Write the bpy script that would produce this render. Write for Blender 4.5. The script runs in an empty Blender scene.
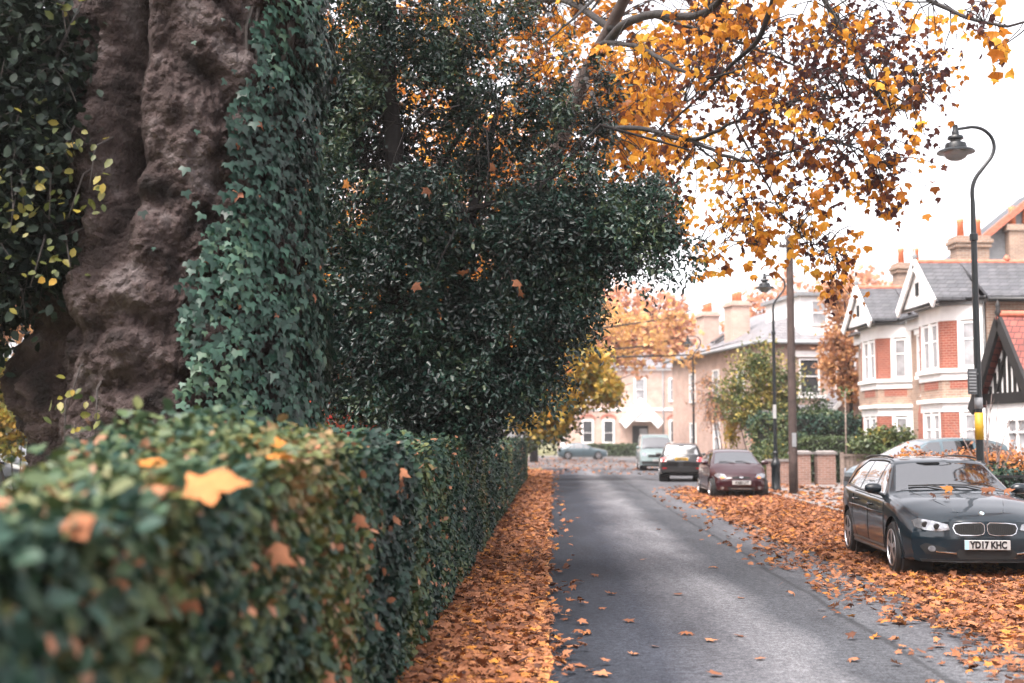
import bpy, bmesh, math, random
import numpy as np
from mathutils import Vector, Matrix, noise

rnd = random.Random(11)
rng = np.random.default_rng(11)
R = math.radians
scene = bpy.context.scene
COL = scene.collection

# ------------------------------------------------------------------ camera maths
FPX, HC, HZ = 1250.0, 1.66, 440.0
PITCH = math.atan((HZ - 341.5) / FPX)
_c, _s = math.cos(PITCH), math.sin(PITCH)


def at(px, py, Y):
    """world point seen at a pixel of the photograph at distance Y"""
    a, b = (px - 512) / FPX, (341.5 - py) / FPX
    d = Vector((a, _c - b * _s, _s + b * _c))
    k = Y / d.y
    return Vector((d.x * k, Y, HC + d.z * k))


def ground(px, py, z=0.0):
    a, b = (px - 512) / FPX, (341.5 - py) / FPX
    d = Vector((a, _c - b * _s, _s + b * _c))
    k = (z - HC) / d.z
    return Vector((d.x * k, d.y * k, z))


# ------------------------------------------------------------------ scene tree helpers
def tag(o, label=None, cat=None, group=None, kind=None):
    if label: o['label'] = label
    if cat: o['category'] = cat
    if group: o['group'] = group
    if kind: o['kind'] = kind
    return o


def thing(name, label, cat, loc=(0, 0, 0), rotz=0.0, group=None, kind=None):
    o = bpy.data.objects.new(name, None)
    COL.objects.link(o)
    o.empty_display_size = 0.3
    o.location = loc
    o.rotation_euler = (0, 0, rotz)
    return tag(o, label, cat, group, kind)


def children(o):
    return [c for c in bpy.data.objects if c.parent == o]


def dup(root, loc=None, rotz=None, label=None, group=None, scale=None):
    def cp(o, par):
        c = o.copy()
        COL.objects.link(c)
        c.parent = par
        for ch in children(o):
            cp(ch, c)
        return c
    r = cp(root, None)
    if loc is not None: r.location = loc
    if rotz is not None: r.rotation_euler = (0, 0, rotz)
    if scale is not None: r.scale = (scale,) * 3 if isinstance(scale, (int, float)) else scale
    if label: r['label'] = label
    if group: r['group'] = group
    return r


def link_mesh(name, me, mats, parent=None, smooth=False, loc=None, rotz=None):
    for m in (mats if isinstance(mats, (list, tuple)) else [mats]):
        me.materials.append(m)
    o = bpy.data.objects.new(name, me)
    COL.objects.link(o)
    if parent is not None: o.parent = parent
    if loc is not None: o.location = loc
    if rotz is not None: o.rotation_euler = (0, 0, rotz)
    if smooth:
        me.polygons.foreach_set('use_smooth', np.ones(len(me.polygons), dtype=bool))
        if smooth == 'auto':
            try:
                me.set_sharp_from_angle(angle=R(38))
            except Exception:
                pass
    return o


def sst(a, b, x):
    t = min(1, max(0, (x - a) / (b - a)))
    return t * t * (3 - 2 * t)


class MB:
    """collects simple solids into one mesh"""

    def __init__(self, M=None):
        self.v, self.f, self.m, self.M, self.mi = [], [], [], M, 0

    def add(self, vs, fs):
        b = len(self.v)
        for p in vs:
            p = Vector(p)
            self.v.append(self.M @ p if self.M is not None else p)
        for f in fs:
            self.f.append([i + b for i in f])
            self.m.append(self.mi)
        return self

    def box(self, x0, x1, y0, y1, z0, z1):
        return self.add([(x0, y0, z0), (x1, y0, z0), (x1, y1, z0), (x0, y1, z0), (x0, y0, z1), (x1, y0, z1), (x1, y1, z1), (x0, y1, z1)],
                        [(0, 3, 2, 1), (4, 5, 6, 7), (0, 1, 5, 4), (1, 2, 6, 5), (2, 3, 7, 6), (3, 0, 4, 7)])

    def bar(self, a, b, w, h, up=(0, 0, 1)):
        """box beam from a to b, width w (sideways) and height h (along up)"""
        a, b, up = Vector(a), Vector(b), Vector(up)
        t = (b - a).normalized()
        s = t.cross(up).normalized()
        u = s.cross(t).normalized()
        vs = []
        for p in (a, b):
            for (i, j) in ((-1, -1), (1, -1), (1, 1), (-1, 1)):
                vs.append(p + s * (i * w / 2) + u * (j * h / 2))
        return self.add(vs, [(0, 3, 2, 1), (4, 5, 6, 7), (0, 1, 5, 4), (1, 2, 6, 5), (2, 3, 7, 6), (3, 0, 4, 7)])

    def slab(self, pts, t):
        """polygon pts thickened along vector t"""
        n = len(pts)
        t = Vector(t)
        vs = [Vector(p) for p in pts] + [Vector(p) + t for p in pts]
        fs = [tuple(range(n))[::-1], tuple(range(n, 2 * n))]
        for i in range(n):
            j = (i + 1) % n
            fs.append((i, j, n + j, n + i))
        return self.add(vs, fs)

    def tube(self, pts, radii, n=7, cap=True):
        pts = [Vector(p) for p in pts]
        if not hasattr(radii, '__len__'): radii = [radii] * len(pts)
        vs, fs = [], []
        prev = None
        for i, p in enumerate(pts):
            t = (pts[min(i + 1, len(pts) - 1)] - pts[max(i - 1, 0)])
            t = t.normalized() if t.length > 1e-9 else Vector((0, 0, 1))
            if prev is None:
                a = t.orthogonal().normalized()
            else:
                a = prev - t * prev.dot(t)
                a = a.normalized() if a.length > 1e-6 else t.orthogonal().normalized()
            prev = a
            b = t.cross(a)
            for k in range(n):
                an = 2 * math.pi * k / n
                vs.append(p + (a * math.cos(an) + b * math.sin(an)) * radii[i])
        for i in range(len(pts) - 1):
            for k in range(n):
                k2 = (k + 1) % n
                fs.append((i * n + k, i * n + k2, (i + 1) * n + k2, (i + 1) * n + k))
        if cap:
            fs.append(tuple(range(n))[::-1])
            fs.append(tuple(range((len(pts) - 1) * n, len(pts) * n)))
        return self.add(vs, fs)

    def lathe(self, prof, n=20, c=(0, 0, 0), axis='z', k=1.0):
        vs, fs = [], []
        prof = [(r * k, z) for r, z in prof]
        c = Vector(c)
        for (r, z) in prof:
            for k in range(n):
                an = 2 * math.pi * k / n
                if axis == 'z':
                    vs.append(c + Vector((r * math.cos(an), r * math.sin(an), z)))
                else:
                    vs.append(c + Vector((r * math.cos(an), z, r * math.sin(an))))
        for i in range(len(prof) - 1):
            for k in range(n):
                k2 = (k + 1) % n
                fs.append((i * n + k, i * n + k2, (i + 1) * n + k2, (i + 1) * n + k))
        fs.append(tuple(range(n))[::-1])
        fs.append(tuple(range((len(prof) - 1) * n, len(prof) * n)))
        return self.add(vs, fs)

    def build(self, name, mats, parent=None, smooth=False, loc=None, rotz=None, bevel=0.0):
        me = bpy.data.meshes.new(name)
        me.from_pydata([tuple(p) for p in self.v], [], self.f)
        bm = bmesh.new()
        bm.from_mesh(me)
        for f, mi in zip(bm.faces, self.m): f.material_index = mi
        bmesh.ops.recalc_face_normals(bm, faces=bm.faces)
        if bevel > 0:
            es = [e for e in bm.edges if len(e.link_faces) == 2 and e.calc_face_angle(0) > 0.6]
            bmesh.ops.bevel(bm, geom=es, offset=bevel, segments=1, affect='EDGES', clamp_overlap=True)
        bm.to_mesh(me)
        bm.free()
        return link_mesh(name, me, mats, parent, smooth, loc, rotz)


def np_mesh(name, V, tris, mats, parent=None, tint=None, smooth=False, tint2=None):
    """fast mesh: V (n,3); tris list of index arrays (m,k) that share one k"""
    me = bpy.data.meshes.new(name)
    V = np.ascontiguousarray(V, dtype=np.float32)
    me.vertices.add(len(V))
    me.vertices.foreach_set('co', V.ravel())
    k = tris.shape[1]
    nf = len(tris)
    me.loops.add(nf * k)
    me.loops.foreach_set('vertex_index', np.ascontiguousarray(tris, dtype=np.int32).ravel())
    me.polygons.add(nf)
    me.polygons.foreach_set('loop_start', np.arange(0, nf * k, k, dtype=np.int32))
    me.polygons.foreach_set('loop_total', np.full(nf, k, dtype=np.int32))
    me.update(calc_edges=True)
    if tint is not None:
        a = me.attributes.new('tint', 'FLOAT', 'POINT')
        a.data.foreach_set('value', np.ascontiguousarray(tint, dtype=np.float32))
    return link_mesh(name, me, mats, parent, smooth)


# leaf templates: x = across, y = along (0 = stalk end, 1 = tip), z = out of the leaf
T_OVAL = (np.array([[0, 0, 0], [-.30, .28, .07], [-.27, .68, .06], [0, 1, 0], [.27, .68, .06], [.30, .28, .07]]),
          np.array([[0, 3, 2, 1], [0, 5, 4, 3]]))
T_HOLLY = (np.array([[0, 0, 0], [-.24, .22, .12], [-.19, .72, .05], [0, 1, -.05], [.19, .72, .05], [.24, .22, .12]]),
           np.array([[0, 3, 2, 1], [0, 5, 4, 3]]))
T_IVY = (np.array([[0, 0.12, 0.03], [-.34, 0, .0], [-.52, .38, -.05], [-.2, .5, .03], [0, 1, -.08], [.2, .5, .03], [.52, .38, -.05], [.34, 0, 0]]),
         np.array([[0, 3, 2, 1], [0, 5, 4, 3], [0, 7, 6, 5]]))
_pl = [(0, 0), (-.16, .06), (-.46, .02), (-.34, .22), (-.62, .52), (-.33, .50), (-.22, .62), (0, 1.0), (.22, .62), (.33, .50), (.62, .52), (.34, .22), (.46, .02), (.16, .06)]
T_PLANE = (np.array([[0, .36, .05]] + [[x, y, -.16 * x * x - .10 * (y - .36) ** 2 + (.05 if i % 2 else 0)] for i, (x, y) in enumerate(_pl)]),
           np.array([[0, 1 + (i + 1) % 14, 1 + i] for i in range(14)]))
_ps = [(0, 0), (-.42, .06), (-.58, .5), (-.26, .56), (0, 1.0), (.26, .56), (.58, .5), (.42, .06)]
T_PLANE_S = (np.array([[0, .36, .06]] + [[x, y, -.2 * x * x] for (x, y) in _ps]),
             np.array([[0, 1 + (i + 1) % 8, 1 + i] for i in range(8)]))


def unit(a):
    return a / np.maximum(np.linalg.norm(a, axis=-1, keepdims=True), 1e-9)


def leaf_mesh(name, P, axis, normal, size, tmpl, mat, tint, parent=None, curl=None):
    """one mesh of many leaves: P positions, axis = leaf direction, normal = leaf face"""
    T, F = tmpl
    P = np.asarray(P, float)
    n = len(P)
    B = unit(np.asarray(axis, float))
    N = np.asarray(normal, float)
    N = unit(N - B * (N * B).sum(1, keepdims=True))
    A = np.cross(B, N)
    size = np.asarray(size, float).reshape(n, 1, 1)
    z = T[None, :, 2] * (1.0 if curl is None else np.asarray(curl).reshape(n, 1))
    V = P[:, None, :] + size * (T[None, :, 0:1] * A[:, None, :] + T[None, :, 1:2] * B[:, None, :] + z[:, :, None] * N[:, None, :])
    m = len(T)
    Fs = (F[None, :, :] + (np.arange(n) * m)[:, None, None]).reshape(-1, F.shape[1])
    t = np.repeat(np.clip(np.asarray(tint, float), 0, 1), m)
    return np_mesh(name, V.reshape(-1, 3), Fs, mat, parent, t)


def rand_dirs(n):
    return unit(rng.normal(size=(n, 3)))


def nz(P, sc, off=0.0):
    return np.array([noise.noise(Vector((p[0] * sc + off, p[1] * sc + off * .7, p[2] * sc - off))) for p in P])


# ------------------------------------------------------------------ materials
def new_mat(name):
    m = bpy.data.materials.new(name)
    m.use_nodes = True
    nt = m.node_tree
    return m, nt, nt.nodes['Principled BSDF']


def ramp(nt, stops, interp='LINEAR'):
    r = nt.nodes.new('ShaderNodeValToRGB')
    r.color_ramp.interpolation = interp
    el = r.color_ramp.elements
    while len(el) < len(stops): el.new(0.5)
    for e, (p, c) in zip(el, stops):
        e.position = p
        e.color = (*c, 1)
    return r


def tex(nt, kind, scale, detail=4, coord='Object', rough=.55, map_scale=None, distortion=0.0):
    tc = nt.nodes.new('ShaderNodeTexCoord')
    t = nt.nodes.new(kind)
    t.inputs['Scale'].default_value = scale
    if 'Detail' in t.inputs: t.inputs['Detail'].default_value = detail
    if 'Roughness' in t.inputs: t.inputs['Roughness'].default_value = rough
    if distortion and 'Distortion' in t.inputs: t.inputs['Distortion'].default_value = distortion
    if map_scale:
        mp = nt.nodes.new('ShaderNodeMapping')
        mp.inputs['Scale'].default_value = map_scale
        nt.links.new(tc.outputs[coord], mp.inputs['Vector'])
        nt.links.new(mp.outputs['Vector'], t.inputs['Vector'])
    else:
        nt.links.new(tc.outputs[coord], t.inputs['Vector'])
    return t


def plain(name, c, rough=.6, metal=0.0, var=.15, scale=6.0, bump=0.0, bscale=40.0, coat=0.0, spec=.5, c2=None, detail=5):
    """surface with soft noise variation between c*(1-var) and c*(1+var) (or c and c2)"""
    m, nt, b = new_mat(name)
    t = tex(nt, 'ShaderNodeTexNoise', scale, detail)
    lo = tuple(max(0, x * (1 - var)) for x in c)
    hi = c2 if c2 else tuple(min(1, x * (1 + var)) for x in c)
    r = ramp(nt, [(.32, lo), (.68, hi)])
    nt.links.new(t.outputs['Fac'], r.inputs['Fac'])
    nt.links.new(r.outputs['Color'], b.inputs['Base Color'])
    b.inputs['Roughness'].default_value = rough
    b.inputs['Metallic'].default_value = metal
    b.inputs['Specular IOR Level'].default_value = spec
    b.inputs['Coat Weight'].default_value = coat
    b.inputs['Coat Roughness'].default_value = .03
    if bump:
        t2 = tex(nt, 'ShaderNodeTexNoise', bscale, 4)
        bp = nt.nodes.new('ShaderNodeBump')
        bp.inputs['Strength'].default_value = bump
        bp.inputs['Distance'].default_value = .02
        nt.links.new(t2.outputs['Fac'], bp.inputs['Height'])
        nt.links.new(bp.outputs['Normal'], b.inputs['Normal'])
    return m


def leaf_mat(name, stops, rough=.45, trans=.35, spec=.4, tcol=1.0):
    m, nt, b = new_mat(name)
    a = nt.nodes.new('ShaderNodeAttribute')
    a.attribute_name = 'tint'
    r = ramp(nt, stops)
    nt.links.new(a.outputs['Fac'], r.inputs['Fac'])
    t = tex(nt, 'ShaderNodeTexNoise', 30, 3)
    mx = nt.nodes.new('ShaderNodeMix')
    mx.data_type = 'RGBA'
    mx.blend_type = 'MULTIPLY'
    mx.inputs[0].default_value = .5
    r2 = ramp(nt, [(.3, (.6, .6, .6)), (.7, (1.2, 1.2, 1.2))])
    nt.links.new(t.outputs['Fac'], r2.inputs['Fac'])
    nt.links.new(r.outputs['Color'], mx.inputs[6])
    nt.links.new(r2.outputs['Color'], mx.inputs[7])
    nt.links.new(mx.outputs[2], b.inputs['Base Color'])
    b.inputs['Roughness'].default_value = rough
    b.inputs['Specular IOR Level'].default_value = spec
    if trans > 0:
        tr = nt.nodes.new('ShaderNodeBsdfTranslucent')
        nt.links.new(mx.outputs[2], tr.inputs['Color'])
        ms = nt.nodes.new('ShaderNodeMixShader')
        ms.inputs[0].default_value = trans
        out = nt.nodes['Material Output']
        nt.links.new(b.outputs[0], ms.inputs[1])
        nt.links.new(tr.outputs[0], ms.inputs[2])
        nt.links.new(ms.outputs[0], out.inputs['Surface'])
    return m


def brick_mat(name, c1, c2, mortar, scale=1.0, bump=.3):
    m, nt, b = new_mat(name)
    tc = nt.nodes.new('ShaderNodeTexCoord')
    sp = nt.nodes.new('ShaderNodeSeparateXYZ')
    nt.links.new(tc.outputs['Object'], sp.inputs[0])
    ad = nt.nodes.new('ShaderNodeMath')
    nt.links.new(sp.outputs['X'], ad.inputs[0])
    nt.links.new(sp.outputs['Y'], ad.inputs[1])
    cb = nt.nodes.new('ShaderNodeCombineXYZ')
    nt.links.new(ad.outputs[0], cb.inputs['X'])
    nt.links.new(sp.outputs['Z'], cb.inputs['Y'])
    t = nt.nodes.new('ShaderNodeTexBrick')
    nt.links.new(cb.outputs[0], t.inputs['Vector'])
    t.inputs['Scale'].default_value = scale
    t.inputs['Brick Width'].default_value = .235
    t.inputs['Row Height'].default_value = .078
    t.inputs['Mortar Size'].default_value = .009
    t.inputs['Color1'].default_value = (*c1, 1)
    t.inputs['Color2'].default_value = (*c2, 1)
    t.inputs['Mortar'].default_value = (*mortar, 1)
    t2 = tex(nt, 'ShaderNodeTexNoise', 1.3, 6)
    r2 = ramp(nt, [(.3, (.7, .7, .7)), (.7, (1.15, 1.12, 1.1))])
    nt.links.new(t2.outputs['Fac'], r2.inputs['Fac'])
    mx = nt.nodes.new('ShaderNodeMix')
    mx.data_type = 'RGBA'
    mx.blend_type = 'MULTIPLY'
    mx.inputs[0].default_value = .8
    nt.links.new(t.outputs['Color'], mx.inputs[6])
    nt.links.new(r2.outputs['Color'], mx.inputs[7])
    nt.links.new(mx.outputs[2], b.inputs['Base Color'])
    b.inputs['Roughness'].default_value = .85
    bp = nt.nodes.new('ShaderNodeBump')
    bp.inputs['Strength'].default_value = bump
    bp.inputs['Distance'].default_value = .01
    nt.links.new(t.outputs['Fac'], bp.inputs['Height'])
    bp.invert = True
    nt.links.new(bp.outputs['Normal'], b.inputs['Normal'])
    return m


def slate_mat(name, c1, c2, rowz=.14, width=.3, gap=(.03, .03, .035)):
    """roof tiles laid in courses by height"""
    m, nt, b = new_mat(name)
    tc = nt.nodes.new('ShaderNodeTexCoord')
    sp = nt.nodes.new('ShaderNodeSeparateXYZ')
    nt.links.new(tc.outputs['Object'], sp.inputs[0])
    ad = nt.nodes.new('ShaderNodeMath')
    nt.links.new(sp.outputs['X'], ad.inputs[0])
    nt.links.new(sp.outputs['Y'], ad.inputs[1])
    cb = nt.nodes.new('ShaderNodeCombineXYZ')
    nt.links.new(ad.outputs[0], cb.inputs['X'])
    nt.links.new(sp.outputs['Z'], cb.inputs['Y'])
    t = nt.nodes.new('ShaderNodeTexBrick')
    nt.links.new(cb.outputs[0], t.inputs['Vector'])
    t.inputs['Scale'].default_value = 1
    t.inputs['Brick Width'].default_value = width
    t.inputs['Row Height'].default_value = rowz
    t.inputs['Mortar Size'].default_value = .012
    t.inputs['Color1'].default_value = (*c1, 1)
    t.inputs['Color2'].default_value = (*c2, 1)
    t.inputs['Mortar'].default_value = (*gap, 1)
    t2 = tex(nt, 'ShaderNodeTexNoise', 2.2, 5)
    r2 = ramp(nt, [(.3, (.65, .68, .66)), (.7, (1.2, 1.2, 1.2))])
    nt.links.new(t2.outputs['Fac'], r2.inputs['Fac'])
    mx = nt.nodes.new('ShaderNodeMix')
    mx.data_type = 'RGBA'
    mx.blend_type = 'MULTIPLY'
    mx.inputs[0].default_value = .8
    nt.links.new(t.outputs['Color'], mx.inputs[6])
    nt.links.new(r2.outputs['Color'], mx.inputs[7])
    nt.links.new(mx.outputs[2], b.inputs['Base Color'])
    b.inputs['Roughness'].default_value = .5
    bp = nt.nodes.new('ShaderNodeBump')
    bp.invert = True
    bp.inputs['Strength'].default_value = .6
    bp.inputs['Distance'].default_value = .02
    nt.links.new(t.outputs['Fac'], bp.inputs['Height'])
    nt.links.new(bp.outputs['Normal'], b.inputs['Normal'])
    return m


M = {}
M['white'] = plain('white_paint', (.74, .73, .72), .55, var=.08, scale=3)
M['render'] = plain('white_render', (.78, .77, .76), .8, var=.06, scale=1.5, bump=.2)
M['black'] = plain('black_paint', (.004, .005, .006), .35, var=.2, spec=.5)
M['dark'] = plain('dark_void', (.003, .0035, .004), .8, var=.1)
M['timber_black'] = plain('black_timber', (.007, .007, .0075), .6, var=.3, scale=10)
M['stock_brick'] = brick_mat('stock_brick', (.34, .22, .155), (.25, .16, .115), (.36, .32, .28))
M['red_brick'] = brick_mat('red_brick', (.30, .078, .046), (.23, .058, .036), (.38, .23, .18))
M['pier_brick'] = brick_mat('pier_brick', (.25, .135, .105), (.18, .095, .075), (.28, .23, .20))
M['pink_brick'] = brick_mat('pink_brick', (.47, .315, .26), (.40, .265, .215), (.47, .39, .35))
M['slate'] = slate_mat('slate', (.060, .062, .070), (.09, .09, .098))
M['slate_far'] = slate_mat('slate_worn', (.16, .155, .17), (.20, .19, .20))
M['red_tile'] = slate_mat('red_tile', (.20, .055, .045), (.28, .08, .06), rowz=.16, width=.2, gap=(.05, .02, .02))
M['terracotta'] = plain('terracotta', (.55, .16, .07), .75, var=.2)
M['red_ridge'] = plain('red_ridge', (.42, .13, .08), .8, var=.25)
M['lead'] = plain('lead_grey', (.20, .21, .22), .5, var=.15)
M['glass'] = plain('window_glass', (.045, .05, .055), .06, var=.4, scale=.8, spec=.8)
M['curtain_glass'] = plain('curtained_glass', (.26, .26, .27), .10, var=.35, scale=2.5, spec=.7)
M['door_dark'] = plain('dark_door', (.03, .035, .045), .35)
M['wood_fence'] = plain('weathered_wood', (.20, .155, .13), .85, var=.35, scale=8, bump=.3)
M['pole_wood'] = plain('pole_wood', (.045, .030, .026), .85, var=.35, scale=5, bump=.5, bscale=25)
M['twig'] = plain('twig_bark', (.028, .022, .020), .85, var=.4, scale=5, bump=.5)
M['bark'] = plain('dark_bark', (.018, .016, .016), .9, var=.45, scale=6, bump=.8, bscale=18)
M['plate_white'] = plain('plate_white', (.33, .33, .325), .4, var=.02)
M['plate_yellow'] = plain('plate_yellow', (.45, .26, .02), .4, var=.03)
M['yellow'] = plain('yellow_band', (.42, .25, .012), .5, var=.06)
M['tyre'] = plain('tyre_rubber', (.006, .006, .0065), .8, var=.2)
M['alloy'] = plain('alloy_wheel', (.50, .50, .52), .28, metal=.9, var=.1)
M['chrome'] = plain('chrome_trim', (.52, .53, .55), .14, metal=1.0, var=.03)
M['trim'] = plain('black_trim', (.005, .0055, .006), .45, var=.15)
M['car_glass'] = plain('car_glass', (.006, .008, .010), .03, var=.1, spec=1.0, coat=1.0)
M['lamp_clear'] = plain('headlamp_lens', (.24, .25, .27), .06, metal=.55, var=.45, scale=16, coat=1.0)
M['lamp_red'] = plain('tail_lens', (.32, .010, .012), .12, var=.2, coat=1.0)
M['lamp_amber'] = plain('amber_lens', (.70, .20, .04), .15, var=.15, coat=1.0)
M['cream_lens'] = plain('lamp_bowl', (.62, .62, .60), .15, var=.05)
M['sign_back'] = plain('sign_back_metal', (.045, .05, .055), .5, var=.15)

for _n in M['car_glass'].node_tree.nodes:
    if _n.type == 'BSDF_PRINCIPLED': _n.inputs['Coat IOR'].default_value = 2.1


def paint(name, c, flake=.0, rough=.28):
    return plain(name, c, rough, metal=flake, var=.05, scale=30, coat=.75, spec=.2)


M['leaf_plane'] = leaf_mat('plane_leaf', [(0, (.060, .028, .030)), (.30, (.13, .045, .028)), (.45, (.46, .16, .022)), (.75, (.68, .29, .030)), (1, (.76, .43, .06))], trans=.5, spec=.2)
M['leaf_litter'] = leaf_mat('litter_leaf', [(0, (.040, .019, .016)), (.25, (.11, .046, .027)), (.5, (.235, .092, .043)), (.72, (.34, .155, .085)), (.86, (.38, .145, .038)), (1, (.50, .21, .035))], rough=.7, trans=.12, spec=.2)
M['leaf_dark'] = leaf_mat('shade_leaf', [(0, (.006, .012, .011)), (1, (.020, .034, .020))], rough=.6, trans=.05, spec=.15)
M['leaf_holly'] = leaf_mat('holly_leaf', [(0, (.004, .015, .012)), (.5, (.012, .042, .031)), (.85, (.032, .080, .052)), (1, (.10, .13, .05))], rough=.28, trans=.06, spec=.6)
M['leaf_ivy'] = leaf_mat('ivy_leaf', [(0, (.004, .014, .010)), (.40, (.013, .042, .030)), (.68, (.034, .085, .058)), (.79, (.075, .11, .05)), (.8, (.30, .11, .06)), (1, (.36, .13, .06))], rough=.45, trans=.08, spec=.32)
M['leaf_hedge'] = leaf_mat('hedge_leaf', [(0, (.007, .020, .016)), (.35, (.020, .054, .038)), (.6, (.050, .082, .034)), (.82, (.11, .12, .036)), (.92, (.24, .13, .075)), (1, (.46, .20, .11))], rough=.5, trans=.15, spec=.28)
M['leaf_yellowgreen'] = leaf_mat('yellowgreen_leaf', [(0, (.04, .065, .025)), (.5, (.13, .14, .030)), (.8, (.30, .24, .04)), (1, (.50, .30, .05))], trans=.4)
M['leaf_green'] = leaf_mat('garden_leaf', [(0, (.022, .042, .018)), (.5, (.055, .085, .030)), (.85, (.13, .15, .045)), (1, (.34, .26, .06))], trans=.25)
M['leaf_red'] = leaf_mat('red_leaf', [(0, (.20, .02, .02)), (.6, (.50, .06, .05)), (1, (.62, .22, .12))], trans=.4)
M['leaf_pale'] = leaf_mat('pale_orange_leaf', [(0, (.26, .12, .08)), (.5, (.50, .25, .12)), (1, (.66, .38, .14))], trans=.5)
M['leaf_amber'] = leaf_mat('pale_amber_leaf', [(0, (.42, .20, .12)), (.5, (.60, .33, .16)), (1, (.70, .44, .15))], trans=.5)
M['leaf_peach'] = leaf_mat('peach_leaf', [(0, (.40, .16, .10)), (.5, (.58, .28, .16)), (1, (.70, .38, .22))], trans=.5)
HAZE, SKY, SUN, EXPO = .00045, .10, 1.3, 2.6
# ================================================================== SETTING
def road_left(d): return .095 + .030 * d
def hedge_face(d): return -1.02 + .031 * d
def kerb_x(d): return 6.0 + .043 * d
def leaf_edge(d): return 3.14 + .050 * d


def strip_mesh(name, fl, fr, d0, d1, z, mat, n=60, nx=2, kind='structure', parent=None):
    V, F = [], []
    for i in range(n + 1):
        d = d0 + (d1 - d0) * i / n
        for j in range(nx + 1):
            V.append((fl(d) + (fr(d) - fl(d)) * j / nx, d, z))
    for i in range(n):
        for j in range(nx):
            a = i * (nx + 1) + j
            F.append((a, a + 1, a + nx + 2, a + nx + 1))
    me = bpy.data.meshes.new(name)
    me.from_pydata(V, [], F)
    o = link_mesh(name, me, mat, parent)
    return tag(o, kind=kind)


def ground_mat():
    m, nt, b = new_mat('park_grass')
    t = tex(nt, 'ShaderNodeTexNoise', .8, 8)
    r = ramp(nt, [(.3, (.05, .055, .02)), (.5, (.10, .10, .03)), (.7, (.16, .12, .04))])
    nt.links.new(t.outputs['Fac'], r.inputs['Fac'])
    nt.links.new(r.outputs['Color'], b.inputs['Base Color'])
    b.inputs['Roughness'].default_value = .9
    return m


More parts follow.
